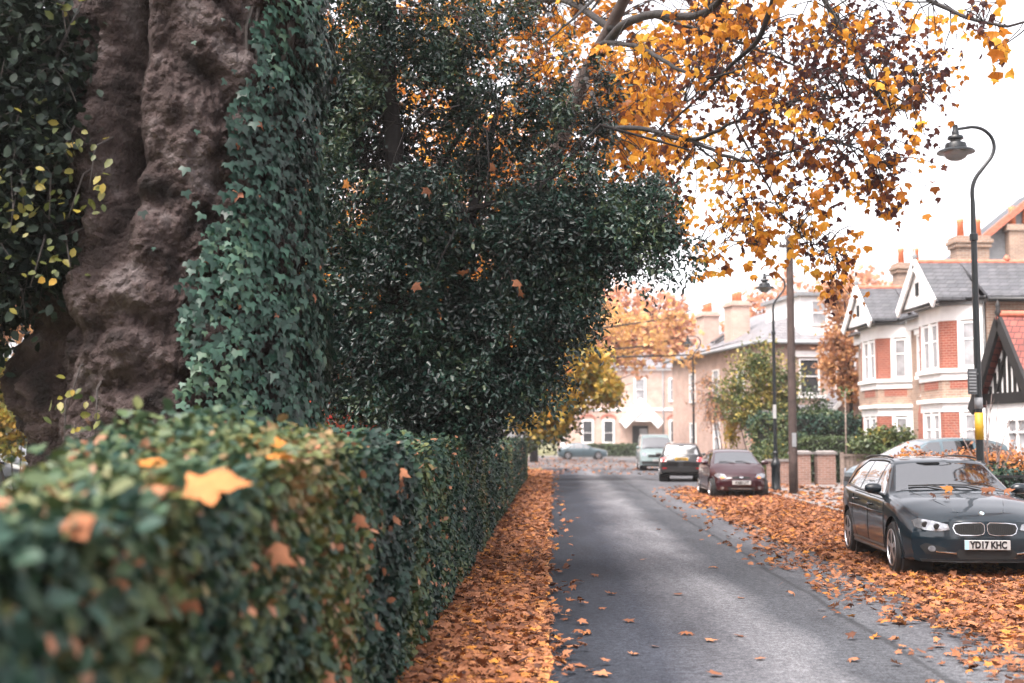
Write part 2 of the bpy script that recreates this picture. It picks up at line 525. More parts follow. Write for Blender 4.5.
def asphalt_mat():
    m, nt, b = new_mat('asphalt')
    tc = nt.nodes.new('ShaderNodeTexCoord')
    sp = nt.nodes.new('ShaderNodeSeparateXYZ')
    nt.links.new(tc.outputs['Object'], sp.inputs[0])

    def math_(op, a, c=None, v=None):
        n = nt.nodes.new('ShaderNodeMath')
        n.operation = op
        if isinstance(a, (int, float)): n.inputs[0].default_value = a
        else: nt.links.new(a, n.inputs[0])
        if c is not None:
            if isinstance(c, (int, float)): n.inputs[1].default_value = c
            else: nt.links.new(c, n.inputs[1])
        return n.outputs[0]
    u = math_('SUBTRACT', sp.outputs['X'], math_('MULTIPLY', sp.outputs['Y'], .035))
    wob = nt.nodes.new('ShaderNodeTexNoise')
    wob.inputs['Scale'].default_value = .35
    wob.inputs['Detail'].default_value = 4
    nt.links.new(tc.outputs['Object'], wob.inputs['Vector'])
    uw = math_('ADD', u, math_('MULTIPLY', math_('SUBTRACT', wob.outputs['Fac'], .5), .8))
    # worn paler wheel tracks and darker damp strip at the left edge
    tr = nt.nodes.new('ShaderNodeMapRange')
    tr.inputs['From Min'].default_value = 0.0
    tr.inputs['From Max'].default_value = 6.0
    nt.links.new(uw, tr.inputs['Value'])
    rr = ramp(nt, [(.02, (.012, .014, .018)), (.13, (.016, .018, .023)), (.22, (.047, .048, .053)), (.29, (.064, .065, .070)), (.36, (.028, .030, .034)), (.47, (.036, .038, .042)), (.54, (.050, .051, .056)), (.75, (.042, .043, .047))])
    nt.links.new(tr.outputs[0], rr.inputs['Fac'])
    # patches stretched along the road
    t = tex(nt, 'ShaderNodeTexNoise', .9, 7, map_scale=(1.6, .35, 1), rough=.65)
    r1 = ramp(nt, [(.30, (.55, .56, .58)), (.70, (1.35, 1.34, 1.33))])
    nt.links.new(t.outputs['Fac'], r1.inputs['Fac'])
    t2 = tex(nt, 'ShaderNodeTexNoise', 55, 3, rough=.8)
    r2 = ramp(nt, [(.32, (.40, .40, .41)), (.68, (1.8, 1.8, 1.8))])
    nt.links.new(t2.outputs['Fac'], r2.inputs['Fac'])

    def mul(a, c, f):
        x = nt.nodes.new('ShaderNodeMix')
        x.data_type = 'RGBA'
        x.blend_type = 'MULTIPLY'
        x.inputs[0].default_value = f
        nt.links.new(a, x.inputs[6])
        nt.links.new(c, x.inputs[7])
        return x.outputs[2]
    t4 = tex(nt, 'ShaderNodeTexNoise', 13, 6, rough=.8)
    r4 = ramp(nt, [(.34, (.50, .50, .51)), (.66, (1.6, 1.6, 1.58))])
    nt.links.new(t4.outputs['Fac'], r4.inputs['Fac'])
    t5 = tex(nt, 'ShaderNodeTexVoronoi', 120)
    r5 = ramp(nt, [(.0, (1.0, 1.0, 1.0)), (.72, (1.0, 1.0, 1.0)), (.86, (2.4, 2.4, 2.4))])
    sc5 = nt.nodes.new('ShaderNodeSeparateColor')
    nt.links.new(t5.outputs['Color'], sc5.inputs[0])
    nt.links.new(sc5.outputs[0], r5.inputs['Fac'])
    c = mul(mul(mul(mul(rr.outputs['Color'], r1.outputs['Color'], .95), r2.outputs['Color'], .8), r4.outputs['Color'], .8), r5.outputs['Color'], .7)
    # an old tar joint along the right side of the lane
    uj = math_('ADD', u, math_('MULTIPLY', math_('SUBTRACT', wob.outputs['Fac'], .5), .25))
    dj = math_('ABSOLUTE', math_('SUBTRACT', uj, 2.72))
    jm = nt.nodes.new('ShaderNodeMapRange')
    jm.inputs['From Min'].default_value = .018
    jm.inputs['From Max'].default_value = .05
    jm.inputs['To Min'].default_value = .5
    jm.inputs['To Max'].default_value = 0
    nt.links.new(dj, jm.inputs['Value'])
    x = nt.nodes.new('ShaderNodeMix')
    x.data_type = 'RGBA'
    nt.links.new(jm.outputs[0], x.inputs[0])
    nt.links.new(c, x.inputs[6])
    x.inputs[7].default_value = (.016, .017, .019, 1)
    nt.links.new(x.outputs[2], b.inputs['Base Color'])
    b.inputs['Specular IOR Level'].default_value = .10
    rg = ramp(nt, [(.3, (.78, .78, .78)), (.7, (.95, .95, .95))])
    nt.links.new(t.outputs['Fac'], rg.inputs['Fac'])
    nt.links.new(rg.outputs['Color'], b.inputs['Roughness'])
    bp = nt.nodes.new('ShaderNodeBump')
    bp.inputs['Strength'].default_value = .55
    bp.inputs['Distance'].default_value = .012
    nt.links.new(t2.outputs['Fac'], bp.inputs['Height'])
    nt.links.new(bp.outputs['Normal'], b.inputs['Normal'])
    return m


def litter_base_mat():
    m, nt, b = new_mat('litter_bed')
    t = tex(nt, 'ShaderNodeTexVoronoi', 11)
    r = ramp(nt, [(0, (.06, .028, .018)), (.4, (.20, .085, .035)), (.7, (.34, .145, .055)), (1, (.46, .20, .06))])
    sep = nt.nodes.new('ShaderNodeSeparateColor')
    nt.links.new(t.outputs['Color'], sep.inputs[0])
    nt.links.new(sep.outputs[0], r.inputs['Fac'])
    nt.links.new(r.outputs['Color'], b.inputs['Base Color'])
    b.inputs['Roughness'].default_value = .85
    return m


M['grass'] = ground_mat()
M['asphalt'] = asphalt_mat()
M['asphalt_pale'] = plain('asphalt_pale', (.085, .083, .086), .85, var=.25, scale=.6, spec=.2)
M['litter_bed'] = litter_base_mat()
M['paving'] = plain('paving', (.17, .155, .15), .8, var=.22, scale=2.0, bump=.2)
M['kerbstone'] = plain('kerbstone', (.15, .145, .14), .8, var=.25, scale=6)

gb = MB()
gb.add([(-500, -60, 0), (500, -60, 0), (500, 640, 0), (-500, 640, 0)], [(0, 1, 2, 3)])
tag(gb.build('ground', M['grass']), kind='structure')
strip_mesh('road', lambda d: road_left(d) - .5, kerb_x, -6, 74, .005, M['asphalt'], 80, 4)
cs = MB()
cs.add([(-70, 74, .009), (80, 74, .009), (80, 118, .009), (-70, 118, .009)], [(0, 1, 2, 3)])
tag(cs.build('cross_street', M['asphalt_pale']), kind='structure')
fp = MB()
fp.box(-70, 90, 118.0, 123.5, -.1, .12)
tag(fp.build('far_pavement', M['paving']), kind='structure')
kb = MB()
for i in range(0, 84):
    d0, d1 = -6 + i * .95, -6 + i * .95 + .935
    kb.slab([(kerb_x(d0), d0, .0), (kerb_x(d0) + .15, d0, .0), (kerb_x(d1) + .15, d1, .0), (kerb_x(d1), d1, .0)], (0, 0, .125))
tag(kb.build('kerb', M['kerbstone'], bevel=.012), kind='structure')
pv = MB()
pv.slab([(kerb_x(-6) + .152, -6, 0), (60, -6, 0), (60, 73.5, 0), (kerb_x(73.5) + .152, 73.5, 0)], (0, 0, .115))
tag(pv.build('pavement', M['paving']), kind='structure')

# leaf-covered verge under the hedge (a low bank of soil and old leaves)


def bank(name, fl, fr, d0, d1, n, nx, hfun, mat):
    V, F = [], []
    for i in range(n + 1):
        d = d0 + (d1 - d0) * i / n
        for j in range(nx + 1):
            f = j / nx
            wob = .10 * noise.noise(Vector((d * .8, f * 3, 2.0))) if 0 < j < nx else .12 * noise.noise(Vector((d * 1.1, f * 7, 5.0)))
            V.append((fl(d) + (fr(d) - fl(d)) * f + wob, d, hfun(f, d)))
    for i in range(n):
        for j in range(nx):
            a = i * (nx + 1) + j
            F.append((a, a + 1, a + nx + 2, a + nx + 1))
    me = bpy.data.meshes.new(name)
    me.from_pydata(V, [], F)
    return tag(link_mesh(name, me, mat, smooth=True), kind='structure')


bank('leafy_verge', lambda d: hedge_face(d) - .25, lambda d: road_left(d) - .10, 2.0, 66, 160, 6,
     lambda f, d: .012 + .07 * (1 - f) + .02 * noise.noise(Vector((d, f * 2, 0))) * (1 - f), M['litter_bed'])
bank('leafy_gutter', lambda d: leaf_edge(d) + .35, lambda d: kerb_x(d) + .02, 4.0, 42, 110, 8,
     lambda f, d: .012 + .055 * f ** 2 + .008 * noise.noise(Vector((d, f * 4, 3))), M['litter_bed'])

# ------------------------------------------------------------------ leaf litter


def litter(name, P, zoff, size, label, tint=None, tilt=.38):
    n = len(P)
    ang = rng.uniform(0, 2 * math.pi, n)
    ax = np.stack([np.cos(ang), np.sin(ang), rng.normal(0, tilt * .7, n)], 1)
    nm = np.stack([rng.normal(0, tilt, n), rng.normal(0, tilt, n), np.ones(n)], 1)
    P = np.array(P)
    P[:, 2] += zoff
    t = rng.beta(1.7, 1.7, n) if tint is None else tint
    o = leaf_mesh(name, P, ax, nm, size, T_PLANE, M['leaf_litter'], t, curl=rng.uniform(-2.5, 4.5, n))
    o['kind'] = 'stuff'
    if label: o['label'] = label
    return o


def litter_points(n, fl, fr, d0, d1, keep, z, power=.55):
    out = []
    while len(out) < n:
        # more of them near the lens
        a = rng.uniform(0, 1)
        d = (d0 ** power + (d1 ** power - d0 ** power) * a) ** (1 / power)
        f = rng.uniform(0, 1)
        x = fl(d) + (fr(d) - fl(d)) * f
        if rng.uniform() > keep(f, x, d): continue
        out.append((x, d, z(f, d)))
    return np.array(out)


def nn(x, y, s, o=0): return noise.noise(Vector((x * s + o, y * s, o)))


vp = litter_points(16500, lambda d: hedge_face(d) - .15, lambda d: road_left(d) + .30, 5.5, 66,
                   lambda f, x, d: 1.0 if x < road_left(d) - .22 + .20 * nn(x, d, .9) else (.45 if x < road_left(d) - .07 + .22 * nn(x, d, 1.3) else .03),
                   lambda f, d: .03 + .075 * max(0, 1 - f * 1.25) + rng.uniform(0, .035))
litter('verge_leaf_litter', vp, 0, rng.uniform(.035, .105, len(vp)) * (1 + .012 * np.maximum(0, vp[:, 1] - 10)), 'carpet of orange fallen plane leaves along the foot of the hedge')
gp = litter_points(27000, lambda d: leaf_edge(d) - .9, lambda d: kerb_x(d) + .1, 6.5, 44,
                   lambda f, x, d: (1.0 if x > leaf_edge(d) + .25 + .55 * nn(x, d, .55, 3) else (.30 if x > leaf_edge(d) - .2 + .6 * nn(x, d, .7, 9) else .025)) * (1 if d < 37 else max(.06, (44 - d) / 7)),
                   lambda f, d: .022 + .055 * f * f + rng.uniform(0, .04))
litter('gutter_leaf_litter', gp, 0, rng.uniform(.035, .105, len(gp)) * (1 + .01 * np.maximum(0, gp[:, 1] - 12)), 'carpet of orange fallen plane leaves under the parked cars', tint=rng.beta(1.7, 1.6, len(gp)))
pp = litter_points(2600, lambda d: kerb_x(d) + .1, lambda d: kerb_x(d) + 4.2, 9, 46,
                   lambda f, x, d: .95 * (1 - f) ** 1.5 * (.5 + nn(x, d, .5, 7)) + .05, lambda f, d: .125 + rng.uniform(0, .02))
litter('pavement_leaf_litter', pp, 0, rng.uniform(.09, .16, len(pp)), 'thin scatter of fallen plane leaves on the right hand pavement')
far = np.stack([rng.uniform(1, 9, 700), rng.uniform(60, 112, 700), np.full(700, .03)], 1)
litter('street_leaf_litter', far, 0, rng.uniform(.12, .2, 700), 'thin scatter of leaves at the far road junction')
lw = np.stack([rng.uniform(-16, -4, 900), rng.uniform(14, 42, 900), np.full(900, .03)], 1)
litter('lawn_leaf_litter', lw, 0, rng.uniform(.12, .2, 900), 'fallen leaves on the park grass behind the hedge')

# single leaves one can count on the bare asphalt


T_PLANE_BIG = (np.array([[0, .34, .04]] + [[x, y, -.14 * x * x - .08 * (y - .34) ** 2 + .03 * math.sin(7 * x + 5 * y)] for (x, y) in [(0, 0), (-.10, .05), (-.30, -.06), (-.50, -.02), (-.38, .12), (-.36, .24), (-.55, .34), (-.74, .60), (-.52, .55), (-.34, .56), (-.22, .52), (-.26, .70), (-.12, .82), (.03, 1.08), (.14, .84), (.27, .74), (.24, .56), (.40, .60), (.66, .52), (.50, .38), (.36, .27), (.46, .12), (.38, .0), (.12, .06)]]),
               np.array([[0, 1 + (i + 1) % 24, 1 + i] for i in range(24)]))


def single_leaf(pos, size, rot, tilt, tint, label, group, curl=1.5, up=(0, 0, 1), tmpl=None):
    B = Vector((math.cos(rot), math.sin(rot), tilt))
    N = Vector(up) + Vector((rnd.uniform(-.2, .2), rnd.uniform(-.2, .2), 0))
    o = leaf_mesh('fallen_leaf', [(0, 0, 0)], [tuple(B)], [tuple(N)], [size], tmpl or T_PLANE, M['leaf_litter'], [tint], curl=[curl])
    o.location = pos
    return tag(o, label, 'leaf', group)


road_px = [(576, 518), (592, 576), (613, 594), (599, 609), (591, 634), (656, 647), (705, 641), (738, 635), (739, 598), (676, 595), (718, 677),
           (572, 647), (580, 667), (712, 568), (600, 677), (687, 635), (782, 568), (873, 638), (906, 648), (944, 655), (967, 663), (934, 635), (934, 646),
           (640, 560), (625, 622), (660, 530), (700, 540), (820, 610), (850, 660), (760, 660), (630, 655), (566, 600), (571, 560), (568, 620)]
for i, (px, py) in enumerate(road_px):
    g = ground(px, py, .012)
    single_leaf((g.x, g.y, .016 + rnd.uniform(0, .012)), rnd.uniform(.07, .125), rnd.uniform(0, 6.28), rnd.uniform(-.12, .2), rnd.uniform(.3, .8),
                'single brown orange plane leaf lying apart on the bare grey asphalt', 'single fallen leaves on the bare asphalt', curl=rnd.uniform(-2, 3))

# ================================================================== HEDGE
HL = 52.0
hedge = thing('clipped_hedge', 'long clipped evergreen hedge along the left side of the road, leaves blurred nearest', 'hedge', (0, 0, 0))
HW, HH = .82, 1.60


def hedge_bump(d, z):
    return .055 * noise.noise(Vector((d * 1.3, z * 1.6, 1.0))) + .035 * noise.noise(Vector((d * 4.0, z * 4.0, 6.0)))


def hedge_top(d, w):
    return HH + .05 * noise.noise(Vector((d * .9, w * 2.0, 9.0))) + .04 * noise.noise(Vector((d * 3.1, w * 3.0, 4.0))) - .13 * (1 - sst(2.4, 6.2, d)) + .13 * math.exp(-((d - 5.2) / 1.1) ** 2) * math.exp(-((w - .55) / .35) ** 2) - .13 * min(1, w / HW) * (1 - sst(3.7, 5.4, d))


core = MB()
n = 140
prof = []
for i in range(n + 1):
    d = .4 + (HL - .4) * i / n
    f = hedge_face(d)
    dz = .13 * (1 - sst(2.4, 6.2, d))
    prof.append([(f - .10, d, 0), (f - .05, d, .5), (f - .06, d, 1.1), (f - .12, d, 1.46 - dz), (f - .4, d, 1.50 - dz), (f - HW + .1, d, 1.45 - dz), (f - HW + .05, d, .7), (f - HW + .1, d, 0)])
vs = [p for r in prof for p in r]
fs = []
for i in range(n):
    for k in range(7):
        a = i * 8 + k
        fs.append((a, a + 1, a + 9, a + 8))
fs.append(tuple(range(8)))
fs.append(tuple(range(n * 8, n * 8 + 8)))
core.add(vs, fs)
core.build('branch_mass', plain('hedge_inside', (.014, .016, .012), .95, var=.5, scale=14, bump=1.0), hedge)


def hedge_leaves(d0, d1, dens, size, top_dens):
    nf = int((d1 - d0) * 1.55 * dens)
    d = rng.uniform(d0, d1, nf)
    z = rng.uniform(.02, 1, nf) * (HH - .12 * (1 - np.clip((d - 2.4) / 3.8, 0, 1)))
    off = np.array([hedge_bump(a, b) for a, b in zip(d, z)]) + rng.uniform(-.07, .035, nf)
    off -= .10 * np.clip((z - HH + .15) / .15, 0, 1) ** 2
    P = np.stack([hedge_face(d) + off, d, z], 1)
    N = np.stack([np.ones(nf), np.full(nf, -.25), np.full(nf, .35)], 1) + rng.normal(0, .55, (nf, 3))
    A = np.stack([np.full(nf, .35), rng.normal(0, .8, nf), rng.normal(-.45, .6, nf)], 1)
    nt_ = int((d1 - d0) * HW * top_dens)
    dt = rng.uniform(d0, d1, nt_)
    w = rng.uniform(0, HW, nt_)
    zt = np.array([hedge_top(a, b) for a, b in zip(dt, w)]) + rng.uniform(-.05, .035, nt_)
    # stray shoots standing up from the top
    st = rng.uniform(size=nt_) < .05 + .05 * (dt > 4)
    zt[st] += rng.uniform(.02, .10, st.sum())
    Pt = np.stack([hedge_face(dt) - w, dt, zt], 1)
    Nt = np.stack([np.full(nt_, .2), np.full(nt_, -.2), np.ones(nt_)], 1) + rng.normal(0, .5, (nt_, 3))
    At = np.stack([rng.normal(0, 1, nt_), rng.normal(0, 1, nt_), rng.normal(.1, .4, nt_)], 1)
    P = np.concatenate([P, Pt])
    patch = nz(P, .55, 3.3) * .55 + nz(P, 1.9, 8.1) * .35 + nz(P, 6.0, 1.1) * .2
    tint = np.clip(.36 + patch * .85 + rng.normal(0, .13, len(P)), 0, .88)
    br = rng.uniform(size=len(P)) < .025 + .07 * np.clip(nz(P, 2.2, 15.0), 0, 1)
    tint[br] = rng.uniform(.9, 1, br.sum())
    sz = rng.uniform(.65, 1.25, len(P)) * size
    return P, np.concatenate([A, At]), np.concatenate([N, Nt]), sz, tint


hp = [hedge_leaves(.9, 3.4, 1900, .066, 2300), hedge_leaves(3.4, 9, 1900, .058, 2400), hedge_leaves(9, 20, 1400, .056, 1400), hedge_leaves(20, HL, 620, .075, 500)]
P, A, N, S, T = [np.concatenate([h[i] for h in hp]) for i in range(5)]
leaf_mesh('hedge_foliage', P, A, N, S, T_OVAL, M['leaf_hedge'], T, hedge)
# the rounded far end
ne = 2500
Pe = np.stack([hedge_face(HL) - rng.uniform(0, HW, ne), HL + rng.uniform(-.05, .06, ne), rng.uniform(0, HH, ne)], 1)
leaf_mesh('end_foliage', Pe, rand_dirs(ne), rand_dirs(ne) * .6 + np.array([[.3, 1, .3]]), rng.uniform(.05, .1, ne), T_OVAL, M['leaf_hedge'], rng.uniform(.2, .7, ne), hedge)

# leaves that fell on to the hedge


def hedge_leaf(px, d, size, rot, tint, label, group, z=None, curl=2.0, up=(0, 0, 1), tilt=.1, w=None):
    x = (px - 512) / FPX * d
    w = hedge_face(d) - x
    zt = hedge_top(d, max(0, w)) + .03 if z is None else z
    return single_leaf((x, d, zt), size, rot, tilt, tint, label, group, curl, up, T_PLANE_BIG)


hedge_leaf(186, 3.6, .18, .05, .82, 'bright orange plane leaf lying on the near hedge top, largest of the leaves', None, curl=1.6, up=(.1, -.42, .9))
hedge_leaf(165, 3.35, .16, 2.4, .62, 'pale brown curled leaf beside the bright orange leaf on the hedge', None, curl=3, up=(.1, -.6, .8))
hedge_leaf(150, 4.2, .15, 1.2, .9, 'small yellow leaf behind the brown curled leaf on the hedge top', None, up=(.1, -.6, .8))
hedge_leaf(78, 2.75, .12, 5.2, .5, 'dull brown folded leaf low on the hedge top at far left', None, curl=5, up=(.3, -.8, .5))
hl = [(255, 5.2), (300, 6.2), (275, 4.8), (330, 8.0), (365, 9.5), (395, 11), (425, 14), (310, 7.2), (350, 8.6), (445, 17)]
for i, (px, d) in enumerate(hl):
    hedge_leaf(px, d, rnd.uniform(.11, .15), rnd.uniform(0, 6.28), rnd.uniform(.5, .95), 'orange plane leaf caught on top of the clipped hedge', 'fallen leaves on top of the hedge', up=(.1, -.6, .8))
for i in range(26):
    d = rnd.choice([2.9, 3.4, 3.9, 4.4, 5, 5.6, 6.3, 7, 8, 9, 10, 12, 14]) + rnd.uniform(-.25, .25)
    z = rnd.uniform(.55, 1.5)
    o = single_leaf((hedge_face(d) + hedge_bump(d, z) + .03, d, z), rnd.uniform(.07, .12), rnd.uniform(0, 6.28), -.6, rnd.uniform(.35, .75),
                    'brown orange leaf caught in the face of the clipped hedge', 'fallen leaves caught in the hedge face', curl=3, up=(1, -.5, .3))

# ================================================================== GREAT PLANE TREE (burred trunk)
TX, TY = -2.92, 10.6
TC = Vector((TX, TY, 0))
plane_big = thing('plane_tree', 'huge old plane tree with burred purple brown trunk behind the hedge', 'tree', (TX, TY, 0))


def billow(p):
    return abs(noise.noise(p)) * 2 - .45


def trunk_r(th, z):
    r = 1.10 + .30 * math.exp(-z / .7) + .04 * math.cos(3 * th + 1)
    r -= .05 * sst(2.0, 4.8, z)
    r -= .04 * math.exp(-((th + 1.45) / .55) ** 2) * sst(2.6, 1.6, z)
    r -= .50 * sst(2.7, 4.0, z) * math.exp(-((th + .10) / .13) ** 2)
    r -= .30 * sst(.4, 1.6, z) * math.exp(-((th + .80 - .05 * z) / .16) ** 2)
    r += .14 * math.exp(-((th - .05) / .35) ** 2 - ((z - 2.25) / .55) ** 2)
    r += .10 * math.exp(-((th - .35) / .22) ** 2 - ((z - 3.75) / .35) ** 2)
    r += .10 * math.exp(-((th + .45) / .25) ** 2 - ((z - 3.9) / .7) ** 2)
    p = Vector((math.cos(th), math.sin(th), 0)) * 1.15
    p.z = z
    r += .15 * billow(p * 1.4) + .085 * billow(p * 3.1 + Vector((5, 1, 2)))
    q = p + Vector((.06 * noise.noise(p * 5), .06 * noise.noise(p * 5 + Vector((9, 0, 0))), .06 * noise.noise(p * 5 + Vector((0, 9, 0)))))
    k1 = noise.voronoi(q * 4.2)[0]
    k2 = noise.voronoi(q * 10.5)[0]
    k3 = noise.voronoi(q * 23 + Vector((3, 1, 4)))[0]
    r += .085 * (.55 - k1[0]) * sst(-.5, .5, noise.noise(p * 1.1) + .2) + .070 * (.5 - k2[0]) + .042 * (.5 - k3[0]) + .010 * billow(p * 26)
    return r


def trunk_pt(th, z, off=0.0):
    r = trunk_r(th, z) + off
    return Vector((r * math.sin(th), -r * math.cos(th), z))


NT, NZ, ZT = 620, 420, 7.6
V = np.zeros(((NZ + 1) * NT, 3))
i = 0
for a in range(NZ + 1):
    z = -.05 + (ZT + .05) * a / NZ
    for b_ in range(NT):
        th = -math.pi + 2 * math.pi * b_ / NT
        V[i] = trunk_pt(th, z)
        i += 1
idx = np.arange(NZ * NT).reshape(NZ, NT)
nxt = np.roll(idx, -1, axis=1)
F = np.stack([idx, nxt, nxt + NT, idx + NT], -1).reshape(-1, 4)


def bark_mat():
    m, nt, b = new_mat('burr_bark')
    t = tex(nt, 'ShaderNodeTexNoise', 3.0, 3, rough=.5)
    r = ramp(nt, [(.32, (.075, .055, .052)), (.45, (.21, .150, .140)), (.56, (.38, .285, .27)), (.68, (.66, .57, .56))])
    t2 = tex(nt, 'ShaderNodeTexVoronoi', 32)
    r2 = ramp(nt, [(0, (1.5, 1.5, 1.5)), (.30, (.95, .95, .95)), (.6, (.30, .29, .29)), (1, (.2, .2, .2))])  # knob tops lightened, crevices darkened: shading put into the bark colour
    nt.links.new(t.outputs['Fac'], r.inputs['Fac'])
    nt.links.new(t2.outputs['Distance'], r2.inputs['Fac'])
    t3 = tex(nt, 'ShaderNodeTexVoronoi', 13)
    mx = nt.nodes.new('ShaderNodeMix')
    mx.data_type = 'RGBA'
    mx.blend_type = 'MULTIPLY'
    mx.inputs[0].default_value = .9
    mx2 = nt.nodes.new('ShaderNodeMix')
    mx2.data_type = 'RGBA'
    mx2.blend_type = 'MULTIPLY'
    mx2.inputs[0].default_value = .75
    r3 = ramp(nt, [(.05, (1.7, 1.7, 1.7)), (.40, (1.0, .98, .98)), (.62, (.34, .32, .32))])
    nt.links.new(t3.outputs['Distance'], r3.inputs['Fac'])
    nt.links.new(r.outputs['Color'], mx.inputs[6])
    nt.links.new(r3.outputs['Color'], mx.inputs[7])
    nt.links.new(mx.outputs[2], mx2.inputs[6])
    nt.links.new(r2.outputs['Color'], mx2.inputs[7])
    nt.links.new(mx2.outputs[2], b.inputs['Base Color'])
    b.inputs['Roughness'].default_value = .9
    b.inputs['Specular IOR Level'].default_value = .25
    bp = nt.nodes.new('ShaderNodeBump')
    bp.inputs['Strength'].default_value = .9
    bp.inputs['Distance'].default_value = .022
    ad = nt.nodes.new('ShaderNodeMath')
    ad.operation = 'SUBTRACT'
    ng = nt.nodes.new('ShaderNodeMath')
    ng.operation = 'MULTIPLY'
    ng.inputs[1].default_value = -2.0
    nt.links.new(t3.outputs['Distance'], ng.inputs[0])
    nt.links.new(ng.outputs[0], ad.inputs[0])
    nt.links.new(t2.outputs['Distance'], ad.inputs[1])
    nt.links.new(ad.outputs[0], bp.inputs['Height'])
    nt.links.new(bp.outputs['Normal'], b.inputs['Normal'])
    return m


M['burr'] = bark_mat()
np_mesh('trunk', V, F, M['burr'], plane_big, smooth=True)
# two great stems rising out of the frame, limbs and an unseen crown added to darken the trunk
lm = MB()
lm.tube([(-.5, -.1, 6.9), (-.9, 0, 9), (-1.6, .4, 11.5), (-2.6, 1, 14)], [.80, .55, .38, .2], 14)
lm.tube([(.5, -.1, 6.9), (.9, .2, 9), (1.5, .3, 11.5), (2.4, .2, 14)], [.80, .55, .38, .2], 14)
for k in range(9):
    s = -1 if k % 2 else 1
    b0 = Vector((s * rnd.uniform(.9, 1.6), .2, rnd.uniform(8.6, 11.5)))
    e = b0 + Vector((s * rnd.uniform(1, 2.6), rnd.uniform(-2.0, 3.0), rnd.uniform(.6, 2.4)))
    lm.tube([b0, (b0 + e) / 2 + Vector((0, 0, .4)), e], [.2, .12, .05], 8)
lm.build('limb', M['burr'], plane_big, True)
nl = 5200
cen = np.stack([rng.uniform(-4.2, 3.8, 70), rng.uniform(-2.6, 4, 70), rng.uniform(9.2, 14.5, 70)], 1)
ci = rng.integers(0, 70, nl)
Pc = cen[ci] + rng.normal(0, .5, (nl, 3))
leaf_mesh('crown', Pc, rng.normal(0, .6, (nl, 3)) + np.array([[0, 0, -.8]]), rand_dirs(nl), rng.uniform(.14, .24, nl), T_PLANE_S, M['leaf_plane'], rng.beta(2, 2, nl), plane_big)

# ivy on the right flank of the trunk
ivy = thing('climbing_ivy', 'dense dark green ivy sheet climbing the right side of the burred trunk', 'ivy', (TX, TY, 0))


def ivy_edge(z):
    return float(np.interp(z, [.8, 1.7, 2.5, 3.1, 3.7, 4.2, 5.2, 7], [.40, .42, .34, .38, .58, .72, .88, .95]))


def ivy_leaves(n, lo, hi):
    P_, A_, N_, T_ = [], [], [], []
    while len(P_) < n:
        z = rng.uniform(.5, 7.0)
        th = rng.uniform(-.25, 2.3)
        e = ivy_edge(z) + .16 * noise.noise(Vector((z * 1.3, 2, 0))) + .08 * noise.noise(Vector((z * 4, th, 3)))
        if th < e and rng.uniform() > .035 * math.exp(-(e - th) * 5): continue
        if th < e + .22 and rng.uniform() > .75: continue
        # thick ivy bulges away from the bark
        bul = .06 * sst(e, e + .8, th) + .07 * noise.noise(Vector((th * 3, z * 2.2, 8)))
        r = 1.12 + .22 * math.exp(-z / .7) - .05 * sst(2, 4.8, z)
        r = max(r, min(trunk_r(th, z) * 1.0, r + .2)) + bul + rng.uniform(lo, hi)
        out = Vector((math.sin(th), -math.cos(th), 0))
        p = out * r
        P_.append((p.x, p.y, z))
        side = Vector((math.cos(th), math.sin(th), 0))
        a = Vector((0, 0, -1)) + out * rng.uniform(.1, .5) + side * rng.normal(0, .45)
        nn_ = out + Vector((0, 0, .35)) + Vector(tuple(rng.normal(0, .28, 3)))
        A_.append(tuple(a)); N_.append(tuple(nn_))
        T_.append(.50 + .55 * noise.noise(Vector((p.x * 1.4, p.y * 1.4, z * 1.4))) + .25 * noise.noise(Vector((p.x * 5, p.y * 5, z * 5))) + rng.normal(0, .20))
    return np.array(P_), np.array(A_), np.array(N_), np.clip(np.array(T_), 0, .9)


P, A, N, T = ivy_leaves(10500, .03, .12)
br = rng.uniform(size=len(T)) < .006
T[br] = 1.0
leaf_mesh('ivy_foliage', P, A, N, rng.uniform(.035, .110, len(P)), T_IVY, M['leaf_ivy'], T * .8, ivy)
sm = MB()
for k in range(16):
    th = rnd.uniform(.9, 1.8)
    pts = []
    for q in range(14):
        z = q * .5
        th2 = th + .15 * math.sin(q * .8 + k)
        pts.append(trunk_pt(th2, z, .02))
    sm.tube(pts, [.018] * 14, 5)
sm.build('stem', M['twig'], ivy, True)

# ================================================================== shrub and tree builders


def lobe_points(lobes, n, shell=.55):
    w = np.array([l[2] for l in lobes], float)
    w /= w.sum()
    ids = rng.choice(len(lobes), n, p=w)
    C_ = np.array([tuple(l[0]) for l in lobes])[ids]
    R_ = np.array([l[1] for l in lobes])[ids]
    d = rand_dirs(n)
    r = rng.uniform(0, 1, n) ** (1 / 3)
    r = r * (1 - shell) + shell * np.maximum(r, rng.uniform(.5, 1.0, n))
    return C_ + d * R_ * r[:, None], d, ids


